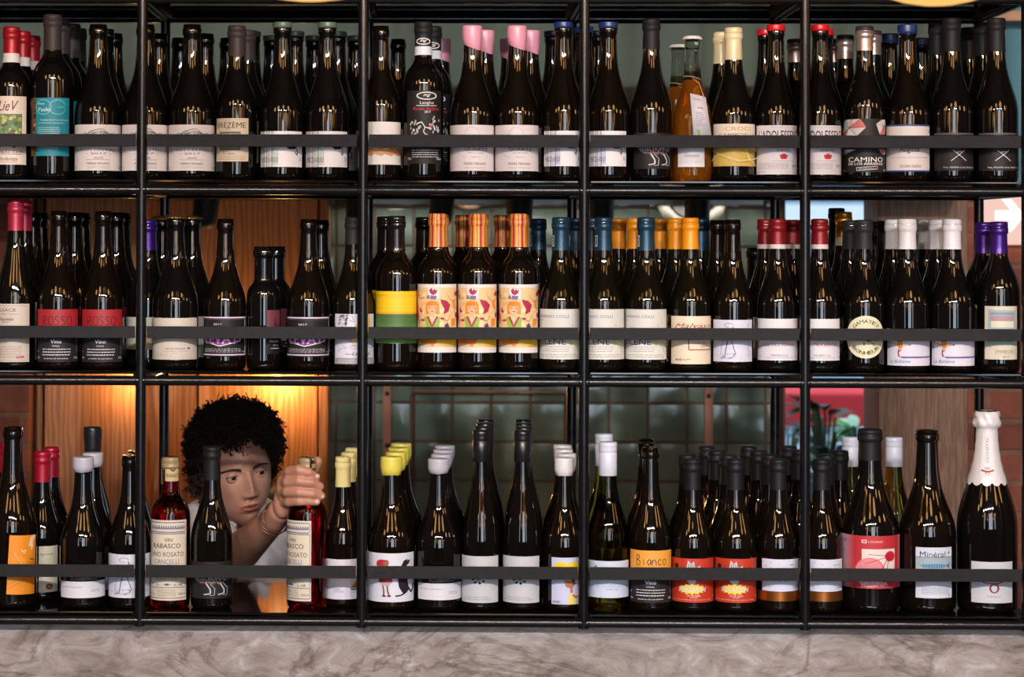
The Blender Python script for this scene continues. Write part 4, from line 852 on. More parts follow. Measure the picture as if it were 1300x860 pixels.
front(2, 'musc', 771.5, 561.7, 26.5, 'burg', 'olive', ('screw', WSC, 603.7, [mat('print_ink', (80, 84, 110), .5)]), (748.5, 797.6, 713, 759.7, a_muscadet()), 'greenish glass bottle with white screw cap and pale blue white label', '')
front(2, 'bianco', 825.5, 568, 27, 'burg', 'brown', None, (800.7, 851.5, 699.6, 766, a_wine((226, 156, 60), 'Bianco')), 'bare-necked bottle with orange over black label reading Bianco', '')
front(2, 'boom', 879, 583.4, 26.5, 'burg', 'brown', ('foil', MBK, 621.4, []), (853.5, 905.5, 709.8, 765.5, a_boom()), 'black capsule bottle with red orange label and yellow burst, left of two', '')
back(2, 'boom', 933.5, 0, 'black capsule bottle with red orange label and yellow burst,', 'right of two')
def copper(R, H, zs, Y, cx):
    z0 = at(cx, 764, Y - R).z - zs; z1 = at(cx, 752, Y - R).z - zs
    bm = bmesh.new(); lathe(bm, [(R + .0008, z0), (R + .0008, z1)], 48, close=(False, False)); return [('copper_band', bm, [mat('copper_foil', (196, 120, 60), .28, .9)])]
front(2, 'copper', 988, 583.4, 26, 'burg', 'brown', ('foil', MBK, 621.4, []), (968, 1013, 710.7, 751.5, a_copper()), 'black capsule bottle with white label over copper band, left of fourth post', '', extra=copper)
back(2, 'copper', 1043, 0, 'black capsule bottle with white label over copper band,', 'right of fourth post')
front(2, 'sput', 1104.5, 545.4, 36.5, 'burg', 'black', ('foil', MBK, 583.8, []), (1067, 1141, 681, 748, a_sput()), 'large bottle with pink red label of a sphere trailing lines', '', Y=.078)
front(2, 'mineral', 1177, 546, 36, 'burg', 'brown', None, (1163, 1206.8, 695.6, 760, a_mineral()), 'large bare-necked bottle with pale blue label of a striped fish', '', Y=.078)
front(2, 'odin', 1253, 521, 38, 'champ', 'black', ('champ', WFO, 611, None), [(1234, 1283.7, 714, 766.3, a_wo()), (1247, 1260, 553, 608, a_odin(), 'neck_label')], 'very large sparkling wine bottle in white foil, far right of bottom shelf', '', Y=.080)
front(2, 'blackwax', 116, 553, 26, 'burg', 'black', ('wax', KBK, 590, .001), None, '', '', only_kind=True)
front(2, 'greenish', 1080, 571, 26, 'burg', 'olive', ('screw', WSC, 610, [mat('print_ink', (80, 84, 110), .5)]), (1060, 1100, 713, 759.7, a_muscadet()), '', '', only_kind=True)
B2 = [('crim', 64, 2, 'crimson capsule bottle', 'directly behind the narrow grey green label'), ('crim', -6, 3, 'crimson capsule bottle', 'at the left edge behind the orange label'), ('lilac', 117, 1, 'pale grey wax topped bottle', 'behind the left low white band label'), ('blackwax', 117, 2, 'black wax topped bottle', 'at the back behind the pale grey wax tops, left'),
 ('doodle3', 172, 1, 'bare-necked bottle', 'behind the ink sketch label at the leftmost post, bottom shelf'), ('ship', 442, 1.35, 'pale yellow capsule bottle', 'directly behind the one left of the second post'), ('ship', 447, 2.4, 'pale yellow capsule bottle', 'in third rank left of the second post'),
 ('pair', 502, 1, 'yellow wax topped bottle', 'directly behind the girl label bottle'), ('pair', 506, 2, 'yellow wax topped bottle', 'in third rank behind the girl label bottle'), ('pair', 509, 3, 'yellow wax topped bottle', 'last in line behind the girl label bottle'),
 ('lilac', 560, 1, 'pale grey wax topped bottle', 'directly behind the right low white band label'), ('lilac', 562.5, 2, 'pale grey wax topped bottle', 'in third rank behind the right band label'), ('lilac', 564.5, 3, 'pale grey wax topped bottle', 'last in line behind the right band label'),
 ('flute', 613, 1, 'tall black screw capped bottle', 'directly behind the left flower label'), ('flute', 615.2, 2, 'tall black screw capped bottle', 'in third rank behind the left flower label'), ('flute', 616.5, 3, 'tall black screw capped bottle', 'last in line behind the left flower label'),
 ('flute', 665, 1, 'tall black screw capped bottle', 'directly behind the right flower label'), ('flute', 664.5, 2, 'tall black screw capped bottle', 'in third rank behind the right flower label'), ('flute', 664.2, 3, 'tall black screw capped bottle', 'last in line behind the right flower label'),
 ('heart', 719, 1, 'white wax topped bottle', 'directly behind the yellow heart label'), ('heart', 715, 2, 'white wax topped bottle', 'in third rank behind the yellow heart label'), ('heart', 714, 3, 'white wax topped bottle', 'last in line behind the yellow heart label'),
 ('musc', 766.5, 2, 'greenish bottle with white screw cap', 'behind the one right of middle post'), ('bianco', 820, 1, 'bare-necked bottle', 'directly behind the Bianco label'), ('bianco', 820.5, 2, 'bare-necked bottle', 'in third rank behind the Bianco label'),
 ('boom', 872.5, 1, 'black capsule bottle', 'directly behind the left red orange label'), ('boom', 897, 3, 'black capsule bottle', 'last in line between the two red orange labels'), ('boom', 910, 2, 'black capsule bottle', 'in third rank between the two red orange labels'), ('boom', 924.4, 1, 'black capsule bottle', 'directly behind the right red orange label'),
 ('boom', 950, 3, 'black capsule bottle', 'last in line, right of the right red orange label'), ('boom', 963, 2, 'black capsule bottle', 'in third rank, left of the copper band label'), ('copper', 977.5, 1, 'black capsule bottle', 'directly behind the left copper band label'), ('copper', 1001, 3, 'black capsule bottle', 'last in line left of the fourth post'),
 ('copper', 1015.5, 2, 'black capsule bottle', 'in third rank beside the fourth post'), ('copper', 1049, 1, 'black capsule bottle', 'directly behind the right copper band label'), ('copper', 1066.5, 2, 'black capsule bottle', 'in third rank, left of the sphere label'), ('greenish', 1079.5, 3, 'greenish bottle with white screw cap', 'behind, left of the large sphere label bottle'), ('greenish', 1135, 3, 'greenish bottle with white screw cap', 'behind, between the two large bottles')]
for kd, px, k, d, w in B2: back(2, kd, px, k, d, w)
# ---------------------------------------------------------------- the rack
rack = tag(empty('bottle_rack', (at(600, 300, 0).x, .17, at(600, 796, 0).z)), 'black tubular steel bottle rack standing on the marble bar', 'rack')
ro_ = rack.location.copy()
def part(name, bm, mats, parent=rack, smooth=True):
    o = link(name, bm, mats, parent, smooth)
    o.data.transform(Matrix.Translation(-parent.location)); return o
DEPTH = .345; TR = .0097
POSTX = [at(x, 300, 0).x for x in (-101, 179.6, 460.6, 741.6, 1022, 1303.5)]
TUBEZ = [at(600, 5 - 6, 0).z, at(600, 242, 0).z, at(600, 485, 0).z, at(600, 790.5, 0).z]
ztop = TUBEZ[0] + .30; zbot = TUBEZ[3] - TR
for X in POSTX:
    for Y in (0, DEPTH):
        bm = bmesh.new(); tube(bm, [(X, Y, zbot), (X, Y, ztop)], TR, 24); part('post', bm, STEEL)
for z in TUBEZ:
    for Y in (0, DEPTH):
        for a, b in zip(POSTX, POSTX[1:]):
            bm = bmesh.new(); tube(bm, [(a, Y, z), (b, Y, z)], TR * .93, 24)
            for q in (a + TR * .9, b - TR * .9):   # weld beads
                for k in range(10):
                    t = k * 2 * PI / 10; ellipsoid(bm, (q, Y + TR * .9 * math.cos(t), z + TR * .9 * math.sin(t)), (.0016, .0022, .0022), None, 6, 4)
            part('rail', bm, STEEL)
    for X in POSTX:
        bm = bmesh.new(); tube(bm, [(X, 0, z), (X, DEPTH, z)], TR * .9, 20); part('cross_tube', bm, STEEL)
for i, z in enumerate([TUBEZ[0] + .0128] + [s for s in SHELF_Z]):
    for a, b in zip(POSTX, POSTX[1:]):
        bm = bmesh.new(); box(bm, (a + TR + .0015, -.004, z - .004), (b - TR - .0015, DEPTH + .004, z), bev=.0008); part('shelf_panel', bm, SHELF, smooth=False)
    for a in POSTX:
        bm = bmesh.new(); box(bm, (a - .016, .012, z - .0125), (a + .016, DEPTH - .012, z - .0042)); part('shelf_bearer', bm, mat('rubber', (16, 16, 17), .7), smooth=False)
for (ya, yb, ln) in ((171, 186.8, 0), (415.6, 430.8, 1), (719.5, 735.4, 2)):
    z1 = at(560, ya, -.003).z; z0 = at(560, yb, -.003).z
    for a, b in zip(POSTX, POSTX[1:]):
        bm = bmesh.new(); box(bm, (a + TR + .0012, -.0045, z0), (b - TR - .0012, -.0005, z1), bev=.0007); part('retaining_bar', bm, STRIP, smooth=False)
# ---------------------------------------------------------------- bar
zc = zbot
MARB = bpy.data.materials.new('veined_marble'); MARB.use_nodes = True
N, Lk = nt(MARB); b = N['Principled BSDF']; b.inputs['Roughness'].default_value = .32
tc = N.new('ShaderNodeTexCoord'); mp = N.new('ShaderNodeMapping'); mp.inputs['Rotation'].default_value = (0, math.radians(34), 0); mp.inputs['Scale'].default_value = (1, 1, 2.2); Lk.new(tc.outputs['Object'], mp.inputs['Vector'])
n1 = N.new('ShaderNodeTexNoise'); n1.inputs['Scale'].default_value = 11; n1.inputs['Detail'].default_value = 12; n1.inputs['Roughness'].default_value = .76; n1.inputs['Distortion'].default_value = 1.0
n2 = N.new('ShaderNodeTexNoise'); n2.inputs['Scale'].default_value = 2.6; n2.inputs['Detail'].default_value = 9; n2.inputs['Roughness'].default_value = .6; n2.inputs['Distortion'].default_value = 1.6
for n_ in (n1, n2): Lk.new(mp.outputs['Vector'], n_.inputs['Vector'])
r1 = ramp(N, [(.30, (98, 86, 80)), (.44, (134, 124, 119)), (.57, (158, 150, 148)), (.70, (184, 180, 182))]); Lk.new(n1.outputs['Fac'], r1.inputs['Fac'])
r2 = ramp(N, [(.46, (255, 255, 255)), (.49, (190, 178, 170)), (.497, (124, 106, 94)), (.504, (186, 174, 164)), (.53, (255, 255, 255))]); Lk.new(n2.outputs['Fac'], r2.inputs['Fac'])
mx = N.new('ShaderNodeMixRGB'); mx.blend_type = 'MULTIPLY'; mx.inputs[0].default_value = .6; Lk.new(r1.outputs['Color'], mx.inputs[1]); Lk.new(r2.outputs['Color'], mx.inputs[2]); Lk.new(mx.outputs['Color'], b.inputs['Base Color'])
xl, xr = -2.1, 2.6
bar = tag(empty('bar_counter', (.2, .25, 0)), 'grey brown veined marble bar front under the bottle rack', 'counter')
bm = bmesh.new(); box(bm, (xl, .030, .02), (xr, .060, zc), bev=.002); o = part('marble_front', bm, MARB, bar, False)
bm = bmesh.new(); box(bm, (xl, .0602, zc - .03), (xr, .62, zc)); part('counter_top', bm, mat('black_stone', (26, 23, 22), .12), bar, False)
bm = bmesh.new(); box(bm, (xl + .02, .40, 0.0), (xr - .02, .44, zc - .031)); part('cabinet_back', bm, mat('dark_wood_board', (50, 34, 24), .6), bar, False)
bm = bmesh.new(); box(bm, (xl, .0602, 0), (xr, .40, .10)); part('plinth', bm, mat('dark_wood_board', (50, 34, 24), .6), bar, False)
# ---------------------------------------------------------------- room
OAK = tex_mat('oak_veneer', 'wave', [(.0, (138, 86, 48)), (.35, (160, 102, 58)), (.8, (172, 112, 66)), (1, (178, 118, 70))], 22, .5, .02, (1, 1, .13), 3.0, 16.0, .8)
OAKD = tex_mat('grey_oak_veneer', 'noise', [(.3, (88, 60, 42)), (.5, (126, 90, 64)), (.68, (158, 118, 88))], 9, .5, .05, (26, 26, 1.1), 10, 1.2)
def wall(name, a, b, m):
    bm = bmesh.new(); box(bm, a, b); return struct(link(name, bm, m, smooth=False))
DARKP = mat('dark_plaster', (64, 58, 54), .8)
YB = 1.60
x985 = at(986, 400, YB).x; x425 = at(418, 400, YB).x; x47 = at(46, 400, 1.45).x
BRK = bpy.data.materials.new('brick'); BRK.use_nodes = True
N, Lk = nt(BRK); b = N['Principled BSDF']; b.inputs['Roughness'].default_value = .85
tc = N.new('ShaderNodeTexCoord'); mp = N.new('ShaderNodeMapping'); mp.inputs['Rotation'].default_value = (math.radians(-90), 0, 0); Lk.new(tc.outputs['Object'], mp.inputs['Vector'])
ns = N.new('ShaderNodeTexNoise'); ns.inputs['Scale'].default_value = 26; ns.inputs['Detail'].default_value = 6; Lk.new(tc.outputs['Object'], ns.inputs['Vector'])
bk = N.new('ShaderNodeTexBrick'); bk.inputs['Scale'].default_value = 1; bk.inputs['Brick Width'].default_value = .225; bk.inputs['Row Height'].default_value = .075; bk.inputs['Mortar Size'].default_value = .008; bk.inputs['Mortar Smooth'].default_value = .4
bk.inputs['Color1'].default_value = (*lin((150, 84, 66)), 1); bk.inputs['Color2'].default_value = (*lin((124, 70, 54)), 1); bk.inputs['Mortar'].default_value = (*lin((128, 96, 80)), 1)
Lk.new(mp.outputs['Vector'], bk.inputs['Vector'])
mx = N.new('ShaderNodeMixRGB'); mx.blend_type = 'MULTIPLY'; mx.inputs[0].default_value = .5; rr_ = ramp(N, [(.3, (150, 140, 136)), (.7, (255, 250, 245))]); Lk.new(ns.outputs['Fac'], rr_.inputs['Fac'])
Lk.new(bk.outputs['Color'], mx.inputs[1]); Lk.new(rr_.outputs['Color'], mx.inputs[2]); Lk.new(mx.outputs['Color'], b.inputs['Base Color'])
bp = N.new('ShaderNodeBump'); bp.inputs['Strength'].default_value = .6; bp.inputs['Distance'].default_value = .006; bp.invert = True; Lk.new(bk.outputs['Fac'], bp.inputs['Height']); Lk.new(bp.outputs['Normal'], b.inputs['Normal'])
wall('floor', (-3.2, -8.2, -.05), (4.2, YB + .2, 0), tex_mat('floor_boards', 'noise', [(.3, (60, 44, 32)), (.7, (96, 72, 52))], 6, .4, 0, (1, 8, 1)))
wall('ceiling', (-3.2, -8.2, 4.2), (4.2, YB + .2, 4.25), DARKP)
wall('wall_left', (-3.25, -8.2, 0), (-3.2, YB + .2, 4.2), DARKP)
wall('wall_right', (4.2, -8.2, 0), (4.25, YB + .2, 4.2), DARKP)
# wall behind the bar: boarded on the left, tiled in the middle, opening and pier on the right
xfin = at(181, 400, 1.40).x
wall('wall_back', (-3.2, YB, 0), (x985, YB + .15, 4.2), DARKP)
# brick return, far left
wall('wall_brick_left', (-3.2, 1.36, 0), (x47, YB, 4.2), BRK)
# tiles with hand made unevenness
gx = at(574.5, 400, YB).x; gz = at(600, 511, YB).z; P_ = .1006
bm = bmesh.new(); r = random.Random(12)
i0 = math.floor((x425 - gx) / P_); i1 = math.ceil((x985 - gx) / P_)
j0 = math.floor((zc - .25 - gz) / P_); j1 = math.ceil((at(600, 235, YB).z + .1 - gz) / P_)
from mathutils import noise as mno
for i in range(i0, i1):
    for j in range(j0, j1):
        a = max(gx + i * P_ + .0024, x425); b_ = min(gx + (i + 1) * P_ - .0024, x985 - .002); z0 = gz + j * P_ + .0024; z1 = z0 + P_ - .0048
        if b_ - a < .01: continue
        tx, tz = r.gauss(0, .012), r.gauss(0, .012); n = 9; base = YB - .012; sd = r.uniform(0, 50)
        vs = []
        for v in range(n):
            row = []
            for u in range(n):
                x = a + (b_ - a) * u / (n - 1); z = z0 + (z1 - z0) * v / (n - 1); eu = min(u, n - 1 - u); ev = min(v, n - 1 - v); e = min(eu, ev)
                y = base + tx * (x - (a + b_) / 2) + tz * (z - (z0 + z1) / 2) + .0012 * mno.noise(Vector((x * 22, z * 22, sd))) + (.007 if e == 0 else (.0012 if e == 1 else 0))
                if e == 1:   # pull the second ring out to the rim for a crisp arris
                    x = a + (b_ - a) * (.02 if u == 1 else (.98 if u == n - 2 else u / (n - 1))); z = z0 + (z1 - z0) * (.02 if v == 1 else (.98 if v == n - 2 else v / (n - 1)))
                row.append(bm.verts.new((x, y, z)))
            vs.append(row)
        for v in range(n - 1):
            for u in range(n - 1): bm.faces.new((vs[v][u], vs[v][u + 1], vs[v + 1][u + 1], vs[v + 1][u]))
TILE = tex_mat('green_glazed_tile', 'noise', [(.3, (100, 118, 108)), (.55, (124, 142, 128)), (.75, (148, 162, 146))], 9, .11, 0, (1, 1, 1), 4)
tiles = struct(link('wall_tiles', bm, TILE))
bm = bmesh.new(); box(bm, (x425, YB - .0085, gz + j0 * P_), (x985, YB, gz + j1 * P_)); struct(link('wall_tile_grout', bm, mat('brown_grout', (112, 94, 80), .8), smooth=False))
# soffit over the back bar
zs_ = at(600, 246, .9).z
wall('wall_soffit', (-3.2, .90, zs_), (at(1241, 300, .9).x, YB, 4.2), tex_mat('sage_grey_paint', 'noise', [(.3, (72, 88, 82)), (.7, (82, 98, 90))], 3, .75))
# oak wall boards
def board(px0, px1, Yf, name='wall_board'):
    a, b_ = at(px0, 400, Yf).x, at(px1, 400, Yf).x
    bm = bmesh.new(); box(bm, (a, Yf, 0), (b_ - .004, YB - .001, zs_ - .002), bev=.0015); return struct(link(name, bm, OAK, smooth=False))
board(46.5, 56.5, 1.45, 'trim_1'); board(57.5, 181, 1.40, 'wall_panel_1'); board(181.5, 252, 1.54, 'wall_panel_2'); board(252.8, 405, 1.50, 'wall_panel_3'); board(405.5, 419, 1.47, 'trim_2')
# pier on the right
cx0, cx1 = at(1115, 400, 1.10).x, at(1229, 400, 1.10).x
bm = bmesh.new(); box(bm, (cx0, 1.10, 0), (cx1, 1.27, 4.2), bev=.002); pier = struct(link('wall_pier', bm, OAKD, smooth=False))
bm = bmesh.new(); box(bm, (cx0 - .001, 1.104, 0), (cx0 - .0002, 1.266, 4.2)); struct(link('trim_lit_side', bm, OAK, smooth=False))  # warmer oak sheet colours the light into the pier's left side
xbr = at(1243, 400, 1.3).x
wall('wall_brick_right', (cx1 + .012, 1.28, 0), (4.2, 1.42, at(1270, 246, 1.28).z), BRK)
wall('wall_right_upper', (cx1 + .012, 1.28, at(1270, 246, 1.28).z), (4.2, 1.42, 4.2), tex_mat('teal_paint', 'noise', [(.3, (74, 126, 142)), (.7, (84, 136, 150))], 3, .7))
wall('wall_lintel', (x985, YB, at(1050, 200, YB).z), (cx1 + .02, YB + .15, 4.2), DARKP)
wall('trim_4', (at(1200, 20, 1.22).x, 1.20, at(1270, 26, 1.2).z), (4.2, 1.28, at(1270, 14, 1.2).z), tex_mat('pale_oak', 'noise', [(.3, (170, 120, 90)), (.7, (196, 144, 110))], 8, .5, 0, (1, 1, 8)))
# window to the street: post, frame and pane
wall('window_post', (x985, 1.50, 0), (at(997, 400, 1.5).x, 1.74, at(1050, 200, YB).z), mat('brown_window_frame', (74, 50, 36), .5))
bm = bmesh.new(); box(bm, (x985 + .02, 1.66, 0), (cx1, 1.664, at(1050, 200, YB).z)); struct(link('window_1', bm, mat('window_glass', (235, 240, 240), .02, 0, **{'IOR': 1.05, 'Transmission Weight': 1.0}), smooth=False))
# copper straps and rod frame on the tiles
COP = mat('brushed_copper', (176, 118, 92), .38, .35)
for k, (a, b_, y0, y1, hs, lb) in enumerate(((486, 497, 440, 580.5, (500, 566), 'flat copper strap with two black screws on the green tiles, left'), (894.5, 905.5, 440, 568, (503,), 'flat copper strap on the green tiles, right of centre'))):
    t = empty('copper_strap', at((a + b_) / 2, y1, YB - .018)); tag(t, lb, 'strap', 'copper straps on the tiled wall')
    bm = bmesh.new(); p0, p1 = at(a, y1, YB - .02), at(b_, y0, YB - .02); box(bm, (p0.x, YB - .022, p0.z), (p1.x, YB - .016, p1.z), bev=.001); part('strap', bm, COP, t, False)
    for h in hs:
        c = at((a + b_) / 2, h, YB - .024); bm = bmesh.new(); ellipsoid(bm, (c.x, YB - .023, c.z), (.0062, .003, .0062), None, 16, 8); part('screw', bm, mat('black_screw', (14, 13, 13), .4), t)
fr = empty('copper_rod_frame', at(522, 700, 1.55)); tag(fr, 'thin copper rod frame standing before the green tiles', 'frame')
bm = bmesh.new(); c1, c2, c3, c4 = at(523, 800, 1.57), at(523, 497.5, 1.57), at(719, 499, 1.57), at(719, 800, 1.57)
tube(bm, [(c1.x, 1.57, zc - .2), c2 - Vector((0, 0, .006)), c2 + Vector((.006, 0, 0)), c3 - Vector((.006, 0, 0)), c3 - Vector((0, 0, .006)), (c4.x, 1.57, zc - .2)], .0045, 10)
part('rod', bm, mat('aged_copper', (128, 92, 72), .4, .4), fr)
# back counter under the tiles that carries the frame
bm = bmesh.new(); bc = tag(empty('back_counter', (0, 1.4, 0)), 'dark back counter along the tiled wall, mostly hidden by bottles', 'counter')
box(bm, (x425 + .02, 1.30, 0), (x985 - .02, YB - .02, zc - .2), bev=.003); part('cabinet', bm, mat('dark_wood_board', (50, 34, 24), .6), bc, False)
# round wall plates
for (cx_, cy_, ro2, ri, lb) in ((596, 241, 26, 11, 'small beige ring shaped wall lamp above the striped capsules'), (878, 249, 46, 30, 'large pale grey ring shaped wall lamp above the yellow capsule')):
    c = at(cx_, cy_, YB - .05); k = 500.
    t = empty('ring_wall_lamp', c); tag(t, lb, 'wall lamp')
    bm = bmesh.new(); ring = [(c.x + (ro2 + ri) / 2 / k * math.cos(a), c.y, c.z + (ro2 + ri) / 2 / k * math.sin(a)) for a in [i * PI / 24 for i in range(49)]]
    tube(bm, ring, (ro2 - ri) / 2 / k, 14, cap=False); part('ring', bm, mat('pale_ceramic' if ro2 > 30 else 'beige_ceramic', (140, 138, 130) if ro2 > 30 else (140, 116, 98), .5), t)
    bm = bmesh.new(); lathe(bm, [(.001, 0), ((ri - 2) / k, 0), ((ri - 1.5) / k, .004), ((ri - 1.5) / k, .05)], 32); bm.transform(Matrix.Rotation(PI / 2, 4, 'X')); bm.transform(Matrix.Rotation(PI, 4, 'Z')); bm.transform(Matrix.Translation(c)); part('centre_plate', bm, mat('grey_enamel', (120, 122, 120), .4) if ro2 > 30 else mat('dark_enamel', (44, 40, 38), .4), t)
# hanging tapered black shades behind the middle shelf
for (xa, xb, xt, lb) in ((243, 275, 4, 'above the wood panels, far left'), (439, 456, 0, 'beside the second post'), (542, 572, 5, 'over the first striped capsule'), (643, 676, 0, 'over the third striped capsule'), (746, 779, 0, 'right of the middle post'), (869, 901, 0, 'before the large ring wall lamp')):
    Y = 1.22; p0 = at(xa, 291, Y); p1 = at(xb, 291, Y); cx_ = (p0.x + p1.x) / 2; R = (p1.x - p0.x) / 2; lean = at(xb + xt, 291, Y).x - p1.x
    t = empty('hanging_lamp', (cx_ + lean * 1.3, Y, zs_)); tag(t, 'matt black tapered hanging lamp %s' % lb, 'lamp', 'hanging lamps behind the middle shelf')
    bm = bmesh.new(); hh = zs_ - p0.z
    lathe(bm, [(.001, 0), (R * .5, .001), (R * .8, .006), (R * .95, .016), (R, .03), (R * 1.04, hh - .004)], 28); 
    for v in bm.verts: v.co.x += lean * v.co.z / hh
    bm.transform(Matrix.Translation((cx_, Y, p0.z))); part('shade', bm, mat('matt_black_shade', (24, 22, 21), .6), t)
# wooden knob on the lamp in front of the large ring
kn = at(887, 300, 1.14); bm = bmesh.new(); tube(bm, [kn + Vector((-.012, .06, .0)), kn, kn + Vector((.022, -.015, .002))], [.010, .015, .015], 20); part('wooden_knob', bm, mat('beech', (178, 124, 92), .5), t)
# exit style arrow sign
sg = empty('arrow_sign', at(1280, 310, 1.262)); tag(sg, 'lit pinkish white sign with white arrow pointing right', 'sign')
a, b_ = at(1240, 311, 1.262), at(1340, 246, 1.262)
def emis(name, rgb, s):
    m = bpy.data.materials.new(name); m.use_nodes = True; bb = m.node_tree.nodes['Principled BSDF']; bb.inputs['Base Color'].default_value = (*lin([v * .3 for v in rgb]), 1); bb.inputs['Emission Color'].default_value = (*lin(rgb), 1); bb.inputs['Emission Strength'].default_value = s; return m
bm = bmesh.new(); box(bm, (a.x, 1.245, a.z), (b_.x, 1.278, b_.z), bev=.003); part('light_box', bm, emis('backlit_panel', (250, 206, 190), .95), sg, False)
bm = bmesh.new(); Q = lambda x, y: bm.verts.new(at(x, y, 1.2435))
bm.faces.new([Q(1263, 267), Q(1283, 267), Q(1271, 253), Q(1284, 253), Q(1301, 273.5), Q(1284, 294.5), Q(1271, 294.5), Q(1283, 280), Q(1263, 280)]); bmesh.ops.solidify(bm, geom=bm.faces[:], thickness=-.0012)
part('arrow', bm, emis('backlit_arrow', (255, 250, 246), 1.25), sg, False)
# ---------------------------------------------------------------- street seen through the opening
wall('pavement', (-2, YB + .2, -.05), (9, 14, 0), mat('paving', (150, 148, 146), .8))
bm = bmesh.new(); box(bm, (-1, 9, 0), (9, 9.4, 7)); bl = tag(link('building', bm, tex_mat('pale_render', 'noise', [(.3, (120, 140, 156)), (.7, (150, 168, 180))], 1.5, .8), smooth=False), 'pale blue grey building across the street, out of focus', 'building')
zz = at(1050, 281, 8.9).z
bm = bmesh.new(); box(bm, (-1, 8.85, zz - .06), (9, 9.0, zz + .10)); o = link('ledge', bm, mat('white_stone', (230, 230, 226), .7), bl, False); o['label'] = 'white ledge'
for k in range(5):
    bm = bmesh.new(); x = 1.15 + k * .62; box(bm, (x, 8.95, zz + .2), (x + .10, 9.02, zz + 1.6)); o = link('window_frame', bm, mat('grey_green_frame', (90, 112, 100), .6), bl, False)
aw = tag(empty('awning', (at(1050, 400, 5).x, 5, 0)), 'bright red shop awning on posts outside in the street', 'awning')
bm = bmesh.new(); z1, z0 = at(1050, 491, 5).z, at(1050, 532, 5).z; box(bm, (.6, 4.6, z0), (3.4, 5.2, z1), bev=.01); part('awning_canopy', bm, mat('red_canvas', (226, 50, 52), .8), aw, False)
for x in (.7, 2.02, 3.3):
    bm = bmesh.new(); box(bm, (x, 5.1, 0), (x + .06, 5.16, z1)); part('awning_post', bm, mat('grey_post', (150, 156, 166), .5), aw, False)
tb = tag(empty('cafe_table', (1.9, 4.0, 0)), 'pale blue grey cafe table out of focus in the street', 'table')
zt = at(1050, 566, 4.0).z
bm = bmesh.new(); box(bm, (.95, 3.7, zt - .03), (2.9, 4.3, zt + .02), bev=.012); part('table_top', bm, mat('blue_grey_top', (170, 196, 214), .3), tb, False)
for x in (1.05, 2.6):
    bm = bmesh.new(); box(bm, (x, 4.0, 0), (x + .06, 4.06, zt - .03)); part('table_leg', bm, mat('grey_post', (150, 156, 166), .5), tb, False)
def leafm(bm, p, d, up, l, w, mi=0):
    d = d.normalized(); s = d.cross(up).normalized(); n = 6; prev = None
    for i in range(n + 1):
        t = i / n; c = p + d * l * t - Vector((0, 0, 1)) * l * .35 * t * t; ww = w * math.sin(PI * min(1, t * .92 + .06)) ** .8
        cur = (bm.verts.new(c - s * ww), bm.verts.new(c + s * ww + Vector((0, 0, .0))))
        if prev: f = bm.faces.new((prev[0], prev[1], cur[1], cur[0])); f.material_index = mi
        prev = cur
def plant(px, py, Y, H, n, L, W, cols, lb, seed):
    r = random.Random(seed); p = at(px, py, Y); t = empty('potted_plant', (p.x, Y, 0)); tag(t, lb, 'plant')
    bm = bmesh.new(); lathe(bm, [(.10, 0), (.13, .25), (.15, p.z - H), (.13, p.z - H), (.12, p.z - H - .03), (.001, p.z - H - .03)], 24); bm.transform(Matrix.Translation((p.x, Y, 0))); part('pot', bm, mat('grey_pot', (120, 124, 130), .7), t)
    bm = bmesh.new(); 
    for i in range(n):
        a = r.uniform(0, 2 * PI); h = r.uniform(0, H); tube(bm, [(p.x, Y, p.z - H - .03), (p.x + .04 * math.cos(a), Y + .04 * math.sin(a), p.z - H + h)], .004, 5, mi=2)
        leafm(bm, Vector((p.x + .04 * math.cos(a), Y + .04 * math.sin(a), p.z - H + h)), Vector((math.cos(a), math.sin(a), r.uniform(.1, 1.2))), Vector((0, 0, 1)), L * r.uniform(.7, 1.2), W * r.uniform(.7, 1.2), r.randint(0, 1))
    part('leaves', bm, [mat('leaf', cols[0], .5), mat('leaf', cols[1], .5), mat('leaf_stem', (70, 84, 40), .7)], t)
plant(1048, 512, 2.5, .22, 34, .13, .024, ((24, 50, 26), (36, 70, 34)), 'dark leaved potted plant outside, beside the fourth post', 3)
plant(1090, 540, 2.95, .17, 60, .10, .020, ((84, 176, 54), (190, 220, 180)), 'bright green potted plant outside, against the wood pier', 5)
plant(1000, 545, 3.2, .16, 26, .12, .016, ((30, 60, 34), (90, 110, 90)), 'thin leaved potted plant outside, left of the fourth post', 8)
# ---------------------------------------------------------------- lights
W = bpy.data.worlds.new('daylight'); sc.world = W; W.use_nodes = True
W.node_tree.nodes['Background'].inputs[0].default_value = (.62, .78, 1, 1); W.node_tree.nodes['Background'].inputs[1].default_value = 3.0
def area(name, loc, rot, sx, sy, e, col):
    l = bpy.data.lights.new(name, 'AREA'); l.shape = 'RECTANGLE'; l.size = sx; l.size_y = sy; l.energy = e; l.color = col
    o = bpy.data.objects.new(name, l); COL.objects.link(o); o.location = loc; o.rotation_euler = rot; return o
def aim(o, p): o.rotation_euler = (Vector(p) - o.location).to_track_quat('-Z', 'Y').to_euler(); return o
